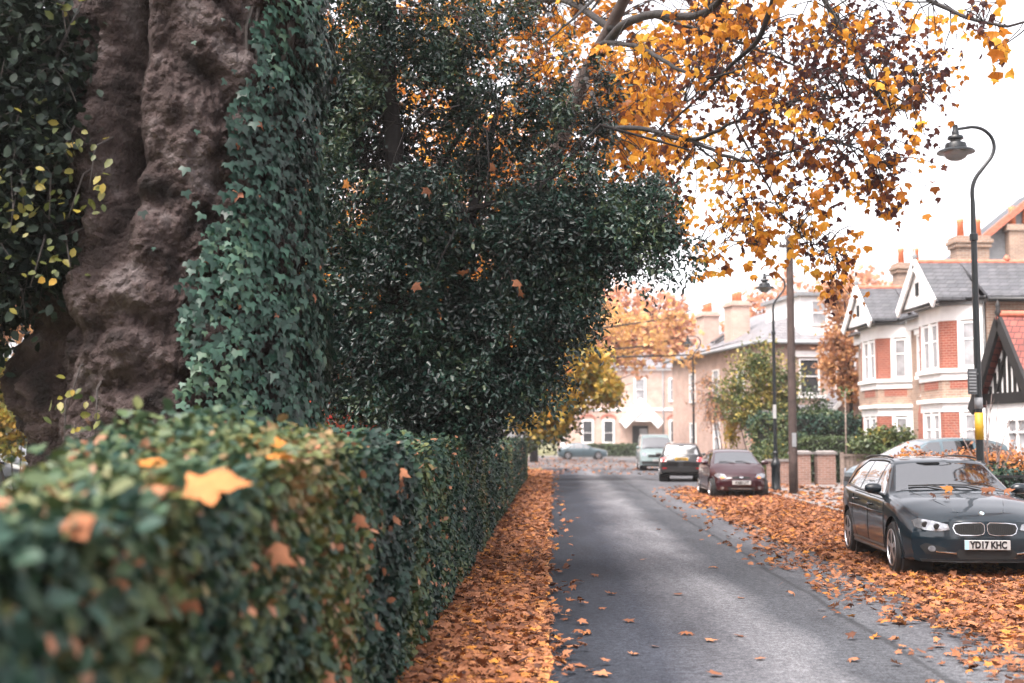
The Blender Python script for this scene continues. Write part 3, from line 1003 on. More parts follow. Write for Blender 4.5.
def sprays(centers, per, spread, length, droop, outward=None):
    """short leafy twigs: returns twig polylines, leaf positions, leaf axes"""
    tw, LP, LA = [], [], []
    for i, c in enumerate(centers):
        h = rng.normal(0, 1, 3)
        if outward is not None: h = outward[i] * 1.3 + h * .7
        h[2] = h[2] * .5 - droop * .4
        h = h / (np.linalg.norm(h) + 1e-9)
        L = length * rng.uniform(.6, 1.3)
        p0 = np.array(c) - h * L * .5
        p1 = p0 + h * L * .55 + np.array([0, 0, .02])
        p2 = p0 + h * L + np.array([0, 0, -droop * L])
        tw.append((p0, p1, p2))
        k = max(1, int(per * rng.uniform(.6, 1.4)))
        t = rng.uniform(0, 1, k)[:, None]
        q = (1 - t) ** 2 * p0 + 2 * t * (1 - t) * p1 + t ** 2 * p2
        q = q + rng.normal(0, spread, (k, 3))
        LP.append(q)
        LA.append(np.tile(h, (k, 1)) * .5 + rng.normal(0, .75, (k, 3)) + np.array([0, 0, -droop * .5]))
    return tw, np.concatenate(LP), np.concatenate(LA)


def twig_mesh(name, tw, r0, r1, mat, parent, extra=None):
    mb = MB()
    for (a, b_, c) in tw: mb.tube([a, b_, c], [r0, (r0 + r1) / 2, r1], 4, cap=False)
    if extra:
        for pts, rad in extra: mb.tube(pts, rad, 7)
    return mb.build(name, mat, parent, True)


def shrub(name, label, cat, loc, lobes, nspray, per, leaf, mat, tmpl=T_OVAL, spread=.07, length=.4, droop=.2, tint=(.5, .2), trunk=None, group=None, twr=.005, shell=.5, limbs=True, names=('trunk', 'crown', 'twigs')):
    root = thing(name, label, cat, loc, 0, group)
    pts, d, ids = lobe_points(lobes, nspray, shell)
    tw, LP, LA = sprays(pts, per, spread, length, droop, d)
    n = len(LP)
    cl = nz(LP, 1.4, 2.2) * .35
    t = tint[0] + cl + rng.normal(0, tint[1], n)
    leaf_mesh(names[1], LP, LA, rand_dirs(n) + np.array([[0, -.2, .7]]), rng.uniform(.7, 1.25, n) * leaf, tmpl, mat, t, root)
    twig_mesh(names[2], tw, twr, twr * .4, M['twig'], root)
    tb = MB()
    if trunk:
        r0, top = trunk
        tb.tube([(0, 0, -.05), (.02, .02, top * .35), (-.03, 0, top * .7), (0, 0, top)], [r0 * 1.25, r0, r0 * .8, r0 * .55], 9)
        if limbs:
            for (c, rr, w) in lobes:
                c = Vector(c)
                s = Vector((0, 0, min(top * .95, max(top * .3, c.z * .55))))
                tb.tube([s, (s + c) / 2 + Vector((0, 0, .12 * (c - s).length)), c, c + (c - s) * .25], [r0 * .5, r0 * .33, r0 * .2, r0 * .06], 6)
    else:
        for (c, rr, w) in lobes:
            c = Vector(c)
            tb.tube([(c.x * .3, c.y * .3, -.05), (c.x * .7, c.y * .7, c.z * .5), c], [.03, .022, .01], 6)
    tb.build(names[0], M['bark'], root, True)
    return root


def L(px, py, d, rx, rz, ry, w, base):
    p = at(px, py, d)
    return ((p.x - base[0], p.y - base[1], p.z), (rx, ry, rz), w)


# dark foliage standing in for trunk shade, and yellow-green shoots on the left of the great trunk
B = (-4.7, 10.0)
dk = [L(18, 40, 9.7, .40, .6, .4, 3, B), L(22, 150, 9.6, .42, .5, .4, 3, B), L(10, 245, 9.6, .35, .45, .35, 2, B), L(-50, 130, 10, .6, 1.0, .5, 3, B), L(50, 70, 9.55, .2, .5, .25, 1.3, B), L(-40, 300, 10, .45, .5, .5, 1.5, B), L(30, 250, 9.8, .25, .3, .25, 1, B), L(-30, 20, 10.2, .7, .9, .5, 2.5, B), L(5, 90, 10.4, .45, .9, .4, 4, B), L(5, 230, 10.4, .4, .8, .4, 4, B)]
shrub('trunk_shade_bush', 'nearly black foliage standing in for the shaded left side of the burred trunk', 'bush', (B[0], B[1], 0), dk, 620, 28, .085, M['leaf_dark'], T_OVAL, .09, .5, .3, (.3, .2), trunk=(.09, 4.2))
EL, EA, ET = [], [], []
for (px, py, dd, k) in [(45, 200, 9.25, 16), (70, 150, 9.3, 14), (15, 190, 9.25, 14), (60, 262, 9.3, 14), (90, 172, 9.3, 12), (20, 110, 9.3, 10), (10, 215, 9.2, 14), (78, 200, 9.3, 10),
                         (75, 395, 9.3, 8), (92, 418, 9.2, 7), (60, 430, 9.2, 7), (55, 20, 9.4, 7), (38, 268, 9.25, 9)]:
    p = at(px, py, dd) - Vector((TX, TY, 0))
    q0 = p + Vector((rnd.uniform(-.1, .25), .35, .35))
    eb = MB()
    eb.tube([q0, p + Vector((0, .1, .22)), p + Vector((rnd.uniform(-.12, .12), -.05, -.15))], [.012, .008, .004], 5)
    eb.build('shoot', M['twig'], plane_big, True)
    for j in range(k):
        EL.append(tuple(p + Vector((rnd.gauss(0, .12), rnd.gauss(0, .07), rnd.gauss(.02, .11)))))
        EA.append((rnd.gauss(0, .7), rnd.gauss(-.3, .4), rnd.gauss(-.5, .5)))
        ET.append(min(1, max(0, rnd.gauss(.42, .26))))
ne = len(EL)
leaf_mesh('shoot_leaves', np.array(EL), np.array(EA), rng.normal(0, .5, (ne, 3)) + np.array([[.1, -.8, .7]]), rng.uniform(.05, .095, ne), T_OVAL, M['leaf_yellowgreen'], ET, plane_big)

# ================================================================== HOLLY (dark evergreen over the verge)
HB = (-1.55, 15.4)
hol = [L(395, 300, 15.4, 1.0, 1.0, .9, 9, HB), L(350, 200, 15.6, .8, 1.0, .9, 6, HB), L(450, 200, 15.2, 1.0, .8, .9, 9, HB), L(540, 235, 15.0, .85, .55, .8, 7, HB),
       L(620, 240, 14.8, .55, .42, .6, 4.0, HB), L(665, 243, 14.7, .26, .22, .35, .9, HB), L(560, 170, 15.1, .75, .50, .8, 4.2, HB), L(640, 195, 14.9, .40, .30, .5, 1.5, HB), L(400, 95, 15.4, .9, .9, 1.0, 6.0, HB), L(500, 110, 15.2, .75, .65, .9, 4.0, HB),
       L(350, 20, 15.5, .7, .9, 1.0, 4.0, HB), L(450, 15, 15.4, .75, .7, 1.0, 3.0, HB), L(540, 60, 15.4, .5, .4, .8, 1.2, HB), L(510, 320, 15.1, .75, .6, .8, 6, HB), L(565, 300, 15.0, .50, .42, .6, 3, HB),
       L(470, 385, 15.2, .65, .45, .7, 5, HB), L(535, 375, 15.1, .30, .28, .4, 1.4, HB), L(400, 400, 15.4, .75, .4, .7, 4.5, HB), L(345, 360, 15.6, .5, .55, .7, 3.0, HB), L(440, 425, 15.3, .5, .22, .5, 2, HB),
       L(380, -90, 15.5, .9, .8, 1.2, 3.5, HB), L(460, -100, 15.4, .8, .7, 1.1, 2.5, HB)]
holly = thing('holly_tree', 'broad dark evergreen holly tree overhanging the verge beside the ivy trunk', 'tree', (HB[0], HB[1], 0))
hol += [L(560, 120, 15.0, .45, .45, .5, 2.2, HB), L(590, 95, 15.0, .35, .35, .4, 1.0, HB), L(520, 30, 15.3, .4, .5, .5, 1.6, HB), L(350, 110, 15.6, .6, .6, .7, 4, HB)]
pts, dd, ids = lobe_points(hol, 2300, .45)
tw, LP, LA = sprays(pts, 82, .085, .55, .28, dd)
n = len(LP)
keep = nz(LP, 1.1, 4.4) + .55 * nz(LP, 3.0, 1.0) > -.17 - .65 * np.clip((4.9 - LP[:, 2]) / 2.2, 0, 1) + .14 * np.clip((LP[:, 0] - .6) / 1.5, 0, 1)
LP, LA = LP[keep], LA[keep]
n = len(LP)
up_ = (LP[:, 0] > .75) & (LP[:, 2] > 4.9) & (rng.uniform(size=n) < .38 + .5 * nz(LP, 2.0, 7.7))
LP, LA = LP[~up_], LA[~up_]
n = len(LP)
tint = np.clip(.42 + nz(LP, 1.6, 6) * .75 + rng.normal(0, .2, n) + .10 * np.clip((LP[:, 2] - 4) / 3, 0, 1), 0, .95)
leaf_mesh('crown', LP, LA, rand_dirs(n) + np.array([[.15, -.4, .75]]), rng.uniform(.048, .088, n), T_HOLLY, M['leaf_holly'], tint, holly)
twig_mesh('twigs', tw, .006, .002, M['twig'], holly)
tb = MB()


def rel(px, py, d, B_): return at(px, py, d) - Vector((B_[0], B_[1], 0))


tb.tube([(0, 0, -.05), (.05, 0, 1.5), (.06, 0, 3.2), rel(398, 190, 15.4, HB), rel(388, 80, 15.4, HB), rel(392, -60, 15.5, HB)], [.20, .17, .15, .13, .10, .06], 10)
tb.tube([(.35, .05, -.05), (.5, 0, 1.6), rel(450, 330, 15.3, HB), rel(470, 220, 15.3, HB), rel(500, 100, 15.4, HB)], [.13, .11, .09, .07, .03], 9)
tb.build('trunk', M['bark'], holly, True)
lb = MB()
for (path, r0) in [([(0.05, 0, 2.9), rel(450, 215, 15.2, HB), rel(540, 190, 15.0, HB), rel(600, 125, 14.9, HB), rel(690, 150, 14.8, HB)], .055),
                   ([(.3, 0, 2.4), rel(500, 270, 15.1, HB), rel(590, 250, 14.9, HB), rel(680, 245, 14.7, HB)], .045),
                   ([(0, 0, 3.8), rel(360, 130, 15.5, HB), rel(330, 40, 15.5, HB)], .05), ([(.1, 0, 4.2), rel(470, 120, 15.3, HB), rel(540, 70, 15.2, HB)], .05),
                   ([(.3, 0, 2.0), rel(500, 370, 15.1, HB), rel(545, 360, 15.1, HB)], .03), ([(0, 0, 2.2), rel(360, 340, 15.5, HB), rel(325, 310, 15.6, HB)], .035)]:
    m_ = len(path)
    lb.tube(path, [r0 * (1 - .8 * q / (m_ - 1)) for q in range(m_)], 7)
# bare hanging stems
for path in [[(487, 132), (489, 165), (482, 225)], [(437, 100), (405, 130), (390, 170), (375, 230)], [(460, 105), (425, 115), (408, 140)], [(520, 300), (505, 260), (490, 250)], [(455, 230), (440, 260), (432, 285)]]:
    p3 = [rel(a, b_, 14.35 + .03 * q, HB) for q, (a, b_) in enumerate(path)]
    lb.tube(p3, [.011, .009, .006, .004][:len(p3)], 5)
lb.build('limb', M['bark'], holly, True)
for (px, py, tn) in [(349, 182, .9), (463, 270, .75), (522, 290, .5), (413, 285, .4), (495, 165, .45), (430, 190, .4), (520, 282, .6)]:
    p = at(px, py, 14.2)
    single_leaf(tuple(p), .13, rnd.uniform(0, 6), -.5, tn, 'orange plane leaf caught in the dark holly foliage', 'fallen leaves caught in the holly', up=(0, -1, .3), curl=2)

# ================================================================== SECOND PLANE TREE (amber branches over the road)
PB = (-.9, 21.5)
plane2 = thing('plane_tree', 'leaning plane tree behind the holly, amber leafed branches hanging over the road', 'tree', (PB[0], PB[1], 0))
tr = MB()
trunk_path = [Vector((0, 0, -.1)), Vector((.3, 0, 2.5)), Vector((1.0, 0, 5)), rel(584, 78, 21.2, PB), rel(606, 36, 20.8, PB), rel(628, -8, 20.4, PB), rel(670, -90, 19.5, PB)]
tr.tube(trunk_path, [.30, .24, .18, .135, .11, .095, .05], 12)
tr.build('trunk', M['pole_wood'], plane2, True)
limb_px = [
    ([(598, 58, 21), (618, 30, 19.5), (650, 15, 18), (692, 16, 16.8), (716, 4, 16), (740, -25, 15.4), (790, -60, 15)], .085),
    ([(586, 80, 21), (596, 46, 20.5), (630, 45, 19), (655, 55, 17.5), (676, 68, 16.8), (706, 78, 16.2), (740, 70, 15.5)], .05),
    ([(790, -60, 15), (762, 32, 15.6), (735, 62, 16), (700, 96, 16.5), (668, 125, 17)], .045),
    ([(630, -8, 20.4), (600, -5, 19.5), (572, 20, 18.5), (545, 42, 18)], .04),
    ([(590, 130, 18.6), (640, 128, 17.2), (690, 140, 16.4), (735, 122, 15.8), (790, 103, 15.2), (850, 96, 14.6)], .04),
    ([(586, 78, 21), (600, 120, 19.5), (590, 130, 18.6)], .05),
    ([(690, 140, 16.4), (740, 160, 15.8), (775, 156, 15.4), (830, 140, 15), (880, 160, 14.6)], .026),
    ([(790, -60, 15), (830, 10, 14.8), (862, 60, 14.6), (890, 110, 14.5), (915, 90, 14.4)], .04),
    ([(790, -60, 15), (890, -20, 14.2), (950, 10, 13.8), (1000, 25, 13.2), (1040, 20, 12.8)], .035),
    ([(735, 122, 15.8), (770, 190, 15.6), (790, 225, 15.4), (840, 262, 15.3)], .016),
    ([(690, 140, 16.4), (735, 180, 16), (750, 215, 15.8), (760, 245, 15.6)], .014),
    ([(650, 15, 18), (700, 30, 17.6), (760, 50, 17), (820, 80, 16.4)], .035),
    ([(612, 30, 20.6), (560, 0, 22.5), (500, 10, 24), (440, 20, 25)], .07),
    ([(590, 70, 21.2), (640, 110, 23), (690, 100, 24), (720, 60, 24.5)], .05),
    ([(790, -60, 15), (900, -110, 17), (1000, -130, 19.5), (1090, -160, 21.5)], .05),  # this limb and the next are unseen, added for the windscreen reflection
    ([(1000, -130, 19.5), (1045, -75, 22.5), (1095, -45, 25)], .03),
    ([(670, 115, 17), (640, 165, 17.6), (655, 215, 17.8), (700, 240, 17.6)], .018),
]
lb = MB()
limbs = []
for path, r0 in limb_px:
    p3 = [rel(a, b_, d, PB) for (a, b_, d) in path]
    # smooth
    sm_ = []
    for q in range(len(p3) - 1):
        p_1, p0, p1, p2 = p3[max(0, q - 1)], p3[q], p3[q + 1], p3[min(len(p3) - 1, q + 2)]
        for s in range(6):
            t = s / 6
            sm_.append(.5 * ((2 * p0) + (p1 - p_1) * t + (2 * p_1 - 5 * p0 + 4 * p1 - p2) * t * t + (3 * p0 - p_1 - 3 * p1 + p2) * t ** 3) + Vector((0, 0, .025 * noise.noise(p0 * 3 + Vector((s, 0, 0))))))
    sm_.append(p3[-1])
    m_ = len(sm_)
    lb.tube(sm_, [r0 * (1 - .72 * q / (m_ - 1)) for q in range(m_)], 8)
    limbs += [(p, q / m_) for q, p in enumerate(sm_)]
lb.build('limb', M['bark'], plane2, True)
LPTS = np.array([tuple(p) for p, _ in limbs])
# px, py, d, rx px, ry px, depth radius, twigs, tint mean, leaf size
clus = [(760, 55, 16.0, 80, 60, 1.2, 36, .30, .125), (700, 60, 17.0, 60, 60, 1.2, 26, .42, .13), (850, 70, 15.0, 72, 75, 1.6, 50, .14, .125), (820, 110, 15.2, 84, 64, 1.6, 40, .12, .125), (880, 120, 14.8, 58, 64, 1.0, 24, .26, .135),
        (765, 120, 15.8, 60, 50, 1.0, 44, .40, .145), (900, 50, 14.4, 50, 50, .9, 28, .20, .130), (790, 175, 15.6, 70, 45, 1.0, 24, .36, .125), (850, 165, 15.0, 50, 45, .8, 20, .36, .135), (850, 20, 15.2, 90, 30, 1.3, 34, .36, .13), (910, -120, 16.5, 70, 60, 1.2, 40, .45, .16), (980, -150, 18.5, 70, 60, 1.2, 40, .45, .16), (1060, -140, 20.5, 60, 70, 1.2, 46, .45, .16), (1010, -200, 20.0, 60, 50, 1.2, 30, .45, .16), (1075, -60, 23.5, 42, 50, 1.2, 60, .3, .18), (1110, -30, 25, 45, 50, 1.2, 50, .3, .18), (1085, -130, 23.5, 50, 50, 1.2, 40, .3, .18),  # clusters outside the frame here are added for the windscreen to reflect
        (940, 70, 14.2, 28, 50, .5, 12, .22, .10), (1000, 36, 13.1, 18, 22, .25, 4, .42, .16), (970, 10, 13.5, 40, 16, .4, 7, .30, .12), (920, 150, 14.3, 22, 36, .4, 6, .40, .11), (835, 255, 15.3, 45, 45, .5, 22, .52, .12), (770, 225, 15.7, 50, 32, .6, 24, .58, .13), (720, 250, 16.0, 50, 30, .6, 10, .6, .12),
        (880, 190, 14.8, 26, 40, .5, 10, .42, .13), (710, 200, 16.5, 50, 40, .8, 10, .58, .13), (690, 150, 17, 60, 40, 1.0, 26, .58, .14), (640, 70, 18.5, 60, 60, 1.2, 36, .72, .15), (720, 10, 16.8, 60, 25, 1, 30, .60, .15),
        (600, 60, 23, 90, 80, 2.0, 105, .76, .17), (500, 40, 24.5, 100, 70, 2.0, 90, .74, .17), (640, 130, 22.5, 70, 60, 1.6, 85, .74, .17), (560, 130, 23.5, 70, 60, 1.8, 60, .70, .17), (700, 30, 22, 70, 50, 1.5, 48, .74, .17), (430, 60, 25, 60, 80, 1.5, 30, .72, .17), (660, 200, 19.5, 40, 35, 1.0, 18, .64, .15),
        (800, -60, 15.5, 120, 40, 1.5, 60, .5, .16), (600, -70, 22, 140, 50, 2.5, 70, .7, .17), (450, -60, 24, 120, 60, 2.5, 40, .7, .17), (348, 20, 24, 40, 60, 1.2, 18, .66, .17)]
TWL, LP, LA, LT, LS = [], [], [], [], []
for (px, py, d, rx, ry, rd, k, tm, ls) in clus:
    for q in range(k):
        v = rand_dirs(1)[0] * rng.uniform(0, 1) ** .45
        c = rel(px + v[0] * rx, py + v[2] * ry, d + v[1] * rd, PB)
        ca = np.array(tuple(c))
        dist = np.linalg.norm(LPTS - ca, axis=1)
        j = int(np.argmin(dist + rng.uniform(0, .5, len(dist))))
        s = LPTS[j]
        if dist[j] > 3.2: continue
        mid = (s + ca) / 2 + np.array([0, 0, .16 * dist[j]]) + rng.normal(0, .06, 3)
        end = ca + np.array([rng.normal(0, .12), rng.normal(0, .12), -rng.uniform(.1, .4)])
        TWL.append((s, mid, ca, end))
        k2 = int(rng.uniform(6, 10) * (1.25 if d > 19 else 1.0))
        dark_tw = rng.uniform() > tm + .12
        tw_t = rng.uniform(0, .30) if dark_tw else min(1, max(.40, rng.normal(.64, .16)))
        t = rng.uniform(-.3, 1, k2)
        pos = np.where((t < 0)[:, None], ca + (mid - ca) * (-t)[:, None], ca + (end - ca) * t[:, None]) + rng.normal(0, .085, (k2, 3))
        LP.append(pos)
        LA.append(rng.normal(0, .5, (k2, 3)) + np.array([[0, 0, -.9]]))
        LT.append(np.clip(tw_t + rng.normal(0, .16, k2), 0, 1))
        LS.append(rng.uniform(.6, 1.2, k2) * ls * (.66 if dark_tw else .86))
mb = MB()
for (a, m1, c, e) in TWL:
    a, m1, c, e = (Vector(tuple(q)) for q in (a, m1, c, e))
    ln = (c - a).length
    mb.tube([a, a.lerp(m1, .55) + Vector((rnd.gauss(0, .03), rnd.gauss(0, .03), rnd.gauss(.03, .03))), m1, m1.lerp(c, .5) + Vector((rnd.gauss(0, .03), 0, rnd.gauss(0, .03))), c, e], [.006 + .006 * ln, .006 + .004 * ln, .007, .006, .0045, .002], 4, cap=False)
mb.build('twigs', M['bark'], plane2, True)
LP = np.concatenate(LP); LA = np.concatenate(LA)
n = len(LP)
cn = rng.normal(0, 1, (n, 3))
leaf_mesh('crown', LP, LA, cn, np.concatenate(LS), T_PLANE_S, M['leaf_plane'], np.concatenate(LT), plane2, curl=rng.uniform(-1, 5, n))
# ================================================================== CARS


def text_mesh(name, body, size, mat, parent, Mx, depth=.004, bold=.0):
    cu = bpy.data.curves.new(name, 'FONT')
    cu.body = body
    cu.size = size
    cu.align_x = 'CENTER'
    cu.align_y = 'CENTER'
    cu.extrude = depth
    cu.offset = bold
    tmp = bpy.data.objects.new(name + '_tmp', cu)
    COL.objects.link(tmp)
    dg = bpy.context.evaluated_depsgraph_get()
    me = bpy.data.meshes.new_from_object(tmp.evaluated_get(dg))
    bpy.data.objects.remove(tmp)
    me.transform(Mx)
    me.name = name
    me.materials.clear()
    return link_mesh(name, me, mat, parent)


def smooth1(a, s):
    k = np.exp(-.5 * (np.arange(-3 * s, 3 * s + 1) / s) ** 2)
    k /= k.sum()
    p = np.concatenate([np.full(3 * s, a[0]), a, np.full(3 * s, a[-1])])
    # reflect slope at the ends so tips stay put
    p[:3 * s] = 2 * a[0] - a[1:3 * s + 1][::-1]
    p[-3 * s:] = 2 * a[-1] - a[-3 * s - 1:-1][::-1]
    return np.convolve(p, k, 'valid')


class CarShape:
    """car body: +x front, y left, z up; origin on the ground at mid length"""

    def __init__(s, P):
        s.P = P
        s.L, s.W = P['L'], P['W']
        s.xs = np.linspace(-s.L / 2, s.L / 2, 151)

        def tab(t, sm=2):
            t = sorted(t)
            return smooth1(np.interp(s.xs, [a for a, _ in t], [b for _, b in t]), sm)
        s.zc = tab(P['top'])
        s.zb = tab(P['belt'], 3)
        s.hw = tab(P['half'], 4)
        s.z0 = tab(P['bottom'], 4)
        s.roof = P['roof']
        s.hwr = P['roof_half']

    def sect(s, x):
        zc, zb, hw, z0 = (float(np.interp(x, s.xs, a)) for a in (s.zc, s.zb, s.hw, s.z0))
        zc = max(zc, zb + .01)
        t = max(0.0, (zc - zb) / (s.roof - zb))
        g = sst(.08, .35, t)
        hwt = hw * .90 + (s.hwr - hw * .90) * t
        pts = [(0, z0), (hw * .88, z0), (hw * .975, z0 + .09), (hw * 1.0, z0 + .5 * (zb - z0)), (hw * .995, z0 + .72 * (zb - z0)), (hw * .975, zb - .05), (hw * .925, zb)]
        b6 = (hw * .89, zb + (zc - zb) * .22); b7 = (hw * .82, zb + (zc - zb) * .50); b8 = (hw * .48, zb + (zc - zb) * .90)
        h6 = ((hw * .90 + hwt) / 2 + .022, (zb + zc - .05) / 2); h7 = (hwt, zc - .055); h8 = (hwt * .80, zc - .016)
        for b, h in ((b6, h6), (b7, h7), (b8, h8)):
            pts.append((b[0] + (h[0] - b[0]) * g, b[1] + (h[1] - b[1]) * g))
        pts.append((0, zc))
        return pts

    def warp(s, x, y, z):
        P = s.P
        fb = sst(s.L / 2 - P.get('fblend', .9), s.L / 2, x)
        rb = sst(s.L / 2 - .7, s.L / 2, -x)
        q = (abs(y) / (s.W / 2))
        x = x - fb * (P.get('fcurve', .28) * q ** 2.6) + rb * (P.get('rcurve', .18) * q ** 2.6)
        if fb > 0:
            x -= fb * P.get('ftilt', .12) * max(0, (z - .50)) ** 1.0 * 1.2
            x -= fb * P.get('fchin', .2) * max(0, .36 - z)
        if rb > 0:
            x += rb * P.get('rtilt', .08) * max(0, z - .55)
        return x

    def dense(s, x):
        p = s.sect(x)
        out = []
        for i in range(len(p) - 1):
            p_1, p0, p1, p2 = p[max(0, i - 1)], p[i], p[i + 1], p[min(len(p) - 1, i + 2)]
            n = 4
            for k in range(n):
                t = k / n
                if i == 0:
                    out.append((p0[0] + (p1[0] - p0[0]) * t, p0[1] + (p1[1] - p0[1]) * t))
                else:
                    out.append(tuple(.5 * (2 * p0[c] + (p1[c] - p_1[c]) * t + (2 * p_1[c] - 5 * p0[c] + 4 * p1[c] - p2[c]) * t * t + (3 * p0[c] - p_1[c] - 3 * p1[c] + p2[c]) * t ** 3) for c in (0, 1)))
        out.append(p[-1])
        return out

    # projections used for lamps, glass and trim
    def side(s, x, z, off=.006):
        d = s.dense(x)[6:33]
        zs = [q[1] for q in d]
        ys = [q[0] for q in d]
        for i in range(len(zs) - 1):
            if zs[i] <= z <= zs[i + 1]:
                f = (z - zs[i]) / max(1e-6, zs[i + 1] - zs[i])
                y = ys[i] + (ys[i + 1] - ys[i]) * f
                break
        else:
            y = ys[0] if z < zs[0] else ys[-1]
        return Vector((s.warp(x, y, z), y + off, z))

    def top(s, x, y, off=.006):
        d = s.dense(x)[20:]
        ys = [q[0] for q in d]
        zs = [q[1] for q in d]
        y_ = min(abs(y), ys[0])
        for i in range(len(ys) - 1):
            if ys[i] >= y_ >= ys[i + 1]:
                f = (ys[i] - y_) / max(1e-6, ys[i] - ys[i + 1])
                z = zs[i] + (zs[i + 1] - zs[i]) * f
                break
        else:
            z = zs[-1]
        e = .02
        slope = (float(np.interp(x + e, s.xs, s.zc)) - float(np.interp(x - e, s.xs, s.zc))) / (2 * e)
        nx, nz_ = -slope, 1.0
        l = math.hypot(nx, nz_)
        return Vector((s.warp(x, y, z) + off * nx / l, y, z + off * nz_ / l))

    def front(s, y, z, off=.008):
        return Vector((s.warp(s.L / 2, y, z) + off, y, z))

    def rear(s, y, z, off=.008):
        x = -s.L / 2
        for xx, zz in zip(s.xs[:70], s.zc[:70]):
            if zz >= z:
                x = xx
                break
        return Vector((s.warp(x, y, z) - off, y, z))

    def body(s):
        xs = s.xs
        rows = [s.dense(x) for x in xs]
        K = len(rows[0])
        v, f = [], []
        idx = {}
        for i, x in enumerate(xs):
            for sd in (1, -1):
                for k in range(K):
                    y, z = rows[i][k]
                    if k in (0, K - 1) and sd == -1:
                        idx[i, sd, k] = idx[i, 1, k]
                        continue
                    idx[i, sd, k] = len(v)
                    v.append([s.warp(x, y, z), y * sd, z])
        for i in range(len(xs) - 1):
            for sd in (1, -1):
                for k in range(K - 1):
                    q = [idx[i, sd, k], idx[i + 1, sd, k], idx[i + 1, sd, k + 1], idx[i, sd, k + 1]]
                    q = list(dict.fromkeys(q))
                    if sd == -1: q = q[::-1]
                    # wheel openings
                    cx = (xs[i] + xs[i + 1]) / 2
                    cz = (rows[i][k][1] + rows[i][k + 1][1]) / 2
                    cut = False
                    if k >= 3 and k <= 19:
                        for xw in s.P['axles']:
                            if (cx - xw) ** 2 + (cz - s.P['wr']) ** 2 < (s.P['wr'] + .055) ** 2: cut = True
                    if not cut and len(q) > 2: f.append(q)
        # round the cut edges
        Rw = s.P['wr'] + .055
        for xw in s.P['axles']:
            for p in v:
                dx, dz = p[0] - xw, p[2] - s.P['wr']
                r = math.hypot(dx, dz)
                if Rw - .035 < r < Rw + .03 and abs(p[1]) > s.W * .40 and p[2] > s.P['wr'] * .4:
                    p[0], p[2] = xw + dx / r * Rw, s.P['wr'] + dz / r * Rw
        M_ = 10
        for i in (0, len(xs) - 1):
            prev = None
            for k in range(K):
                y, z = rows[i][k]
                row = []
                for m in range(M_ + 1):
                    yy = y * (1 - 2 * m / M_)
                    if m == 0: row.append(idx[i, 1, k])
                    elif m == M_: row.append(idx[i, -1, k])
                    else:
                        row.append(len(v))
                        v.append([s.warp(xs[i], yy, z), yy, z])
                if prev:
                    for m in range(M_):
                        q = [prev[m], prev[m + 1], row[m + 1], row[m]]
                        if len(set(q)) < 3 or k == 0: continue
                        f.append(list(dict.fromkeys(q)) if i == 0 else list(dict.fromkeys(q))[::-1])
                prev = row
        return v, f


def patch(mb, outline, proj, off, depth=.02, rings=3, flip=False):
    """a star-convex outline (2-D) projected on to the body: a thin panel"""
    n = len(outline)
    # densify
    pts = []
    for i in range(n):
        a, b = outline[i], outline[(i + 1) % n]
        m = max(1, int(math.hypot(b[0] - a[0], b[1] - a[1]) / .09))
        for k in range(m): pts.append((a[0] + (b[0] - a[0]) * k / m, a[1] + (b[1] - a[1]) * k / m))
    cx = sum(p[0] for p in pts) / len(pts)
    cy = sum(p[1] for p in pts) / len(pts)
    n = len(pts)
    vs = [proj(cx, cy, off)]
    fs = []
    for r in range(1, rings + 1):
        t = r / rings
        for p in pts: vs.append(proj(cx + (p[0] - cx) * t, cy + (p[1] - cy) * t, off))
    for p in pts: vs.append(proj(p[0], p[1], -depth))
    for i in range(n):
        j = (i + 1) % n
        fs.append((0, 1 + i, 1 + j))
        for r in range(rings):
            a = 1 + r * n
            fs.append((a + i, a + n + i, a + n + j, a + j))
    mb.add(vs, fs)


def mirror_y(p): return Vector((p.x, -p.y, p.z))


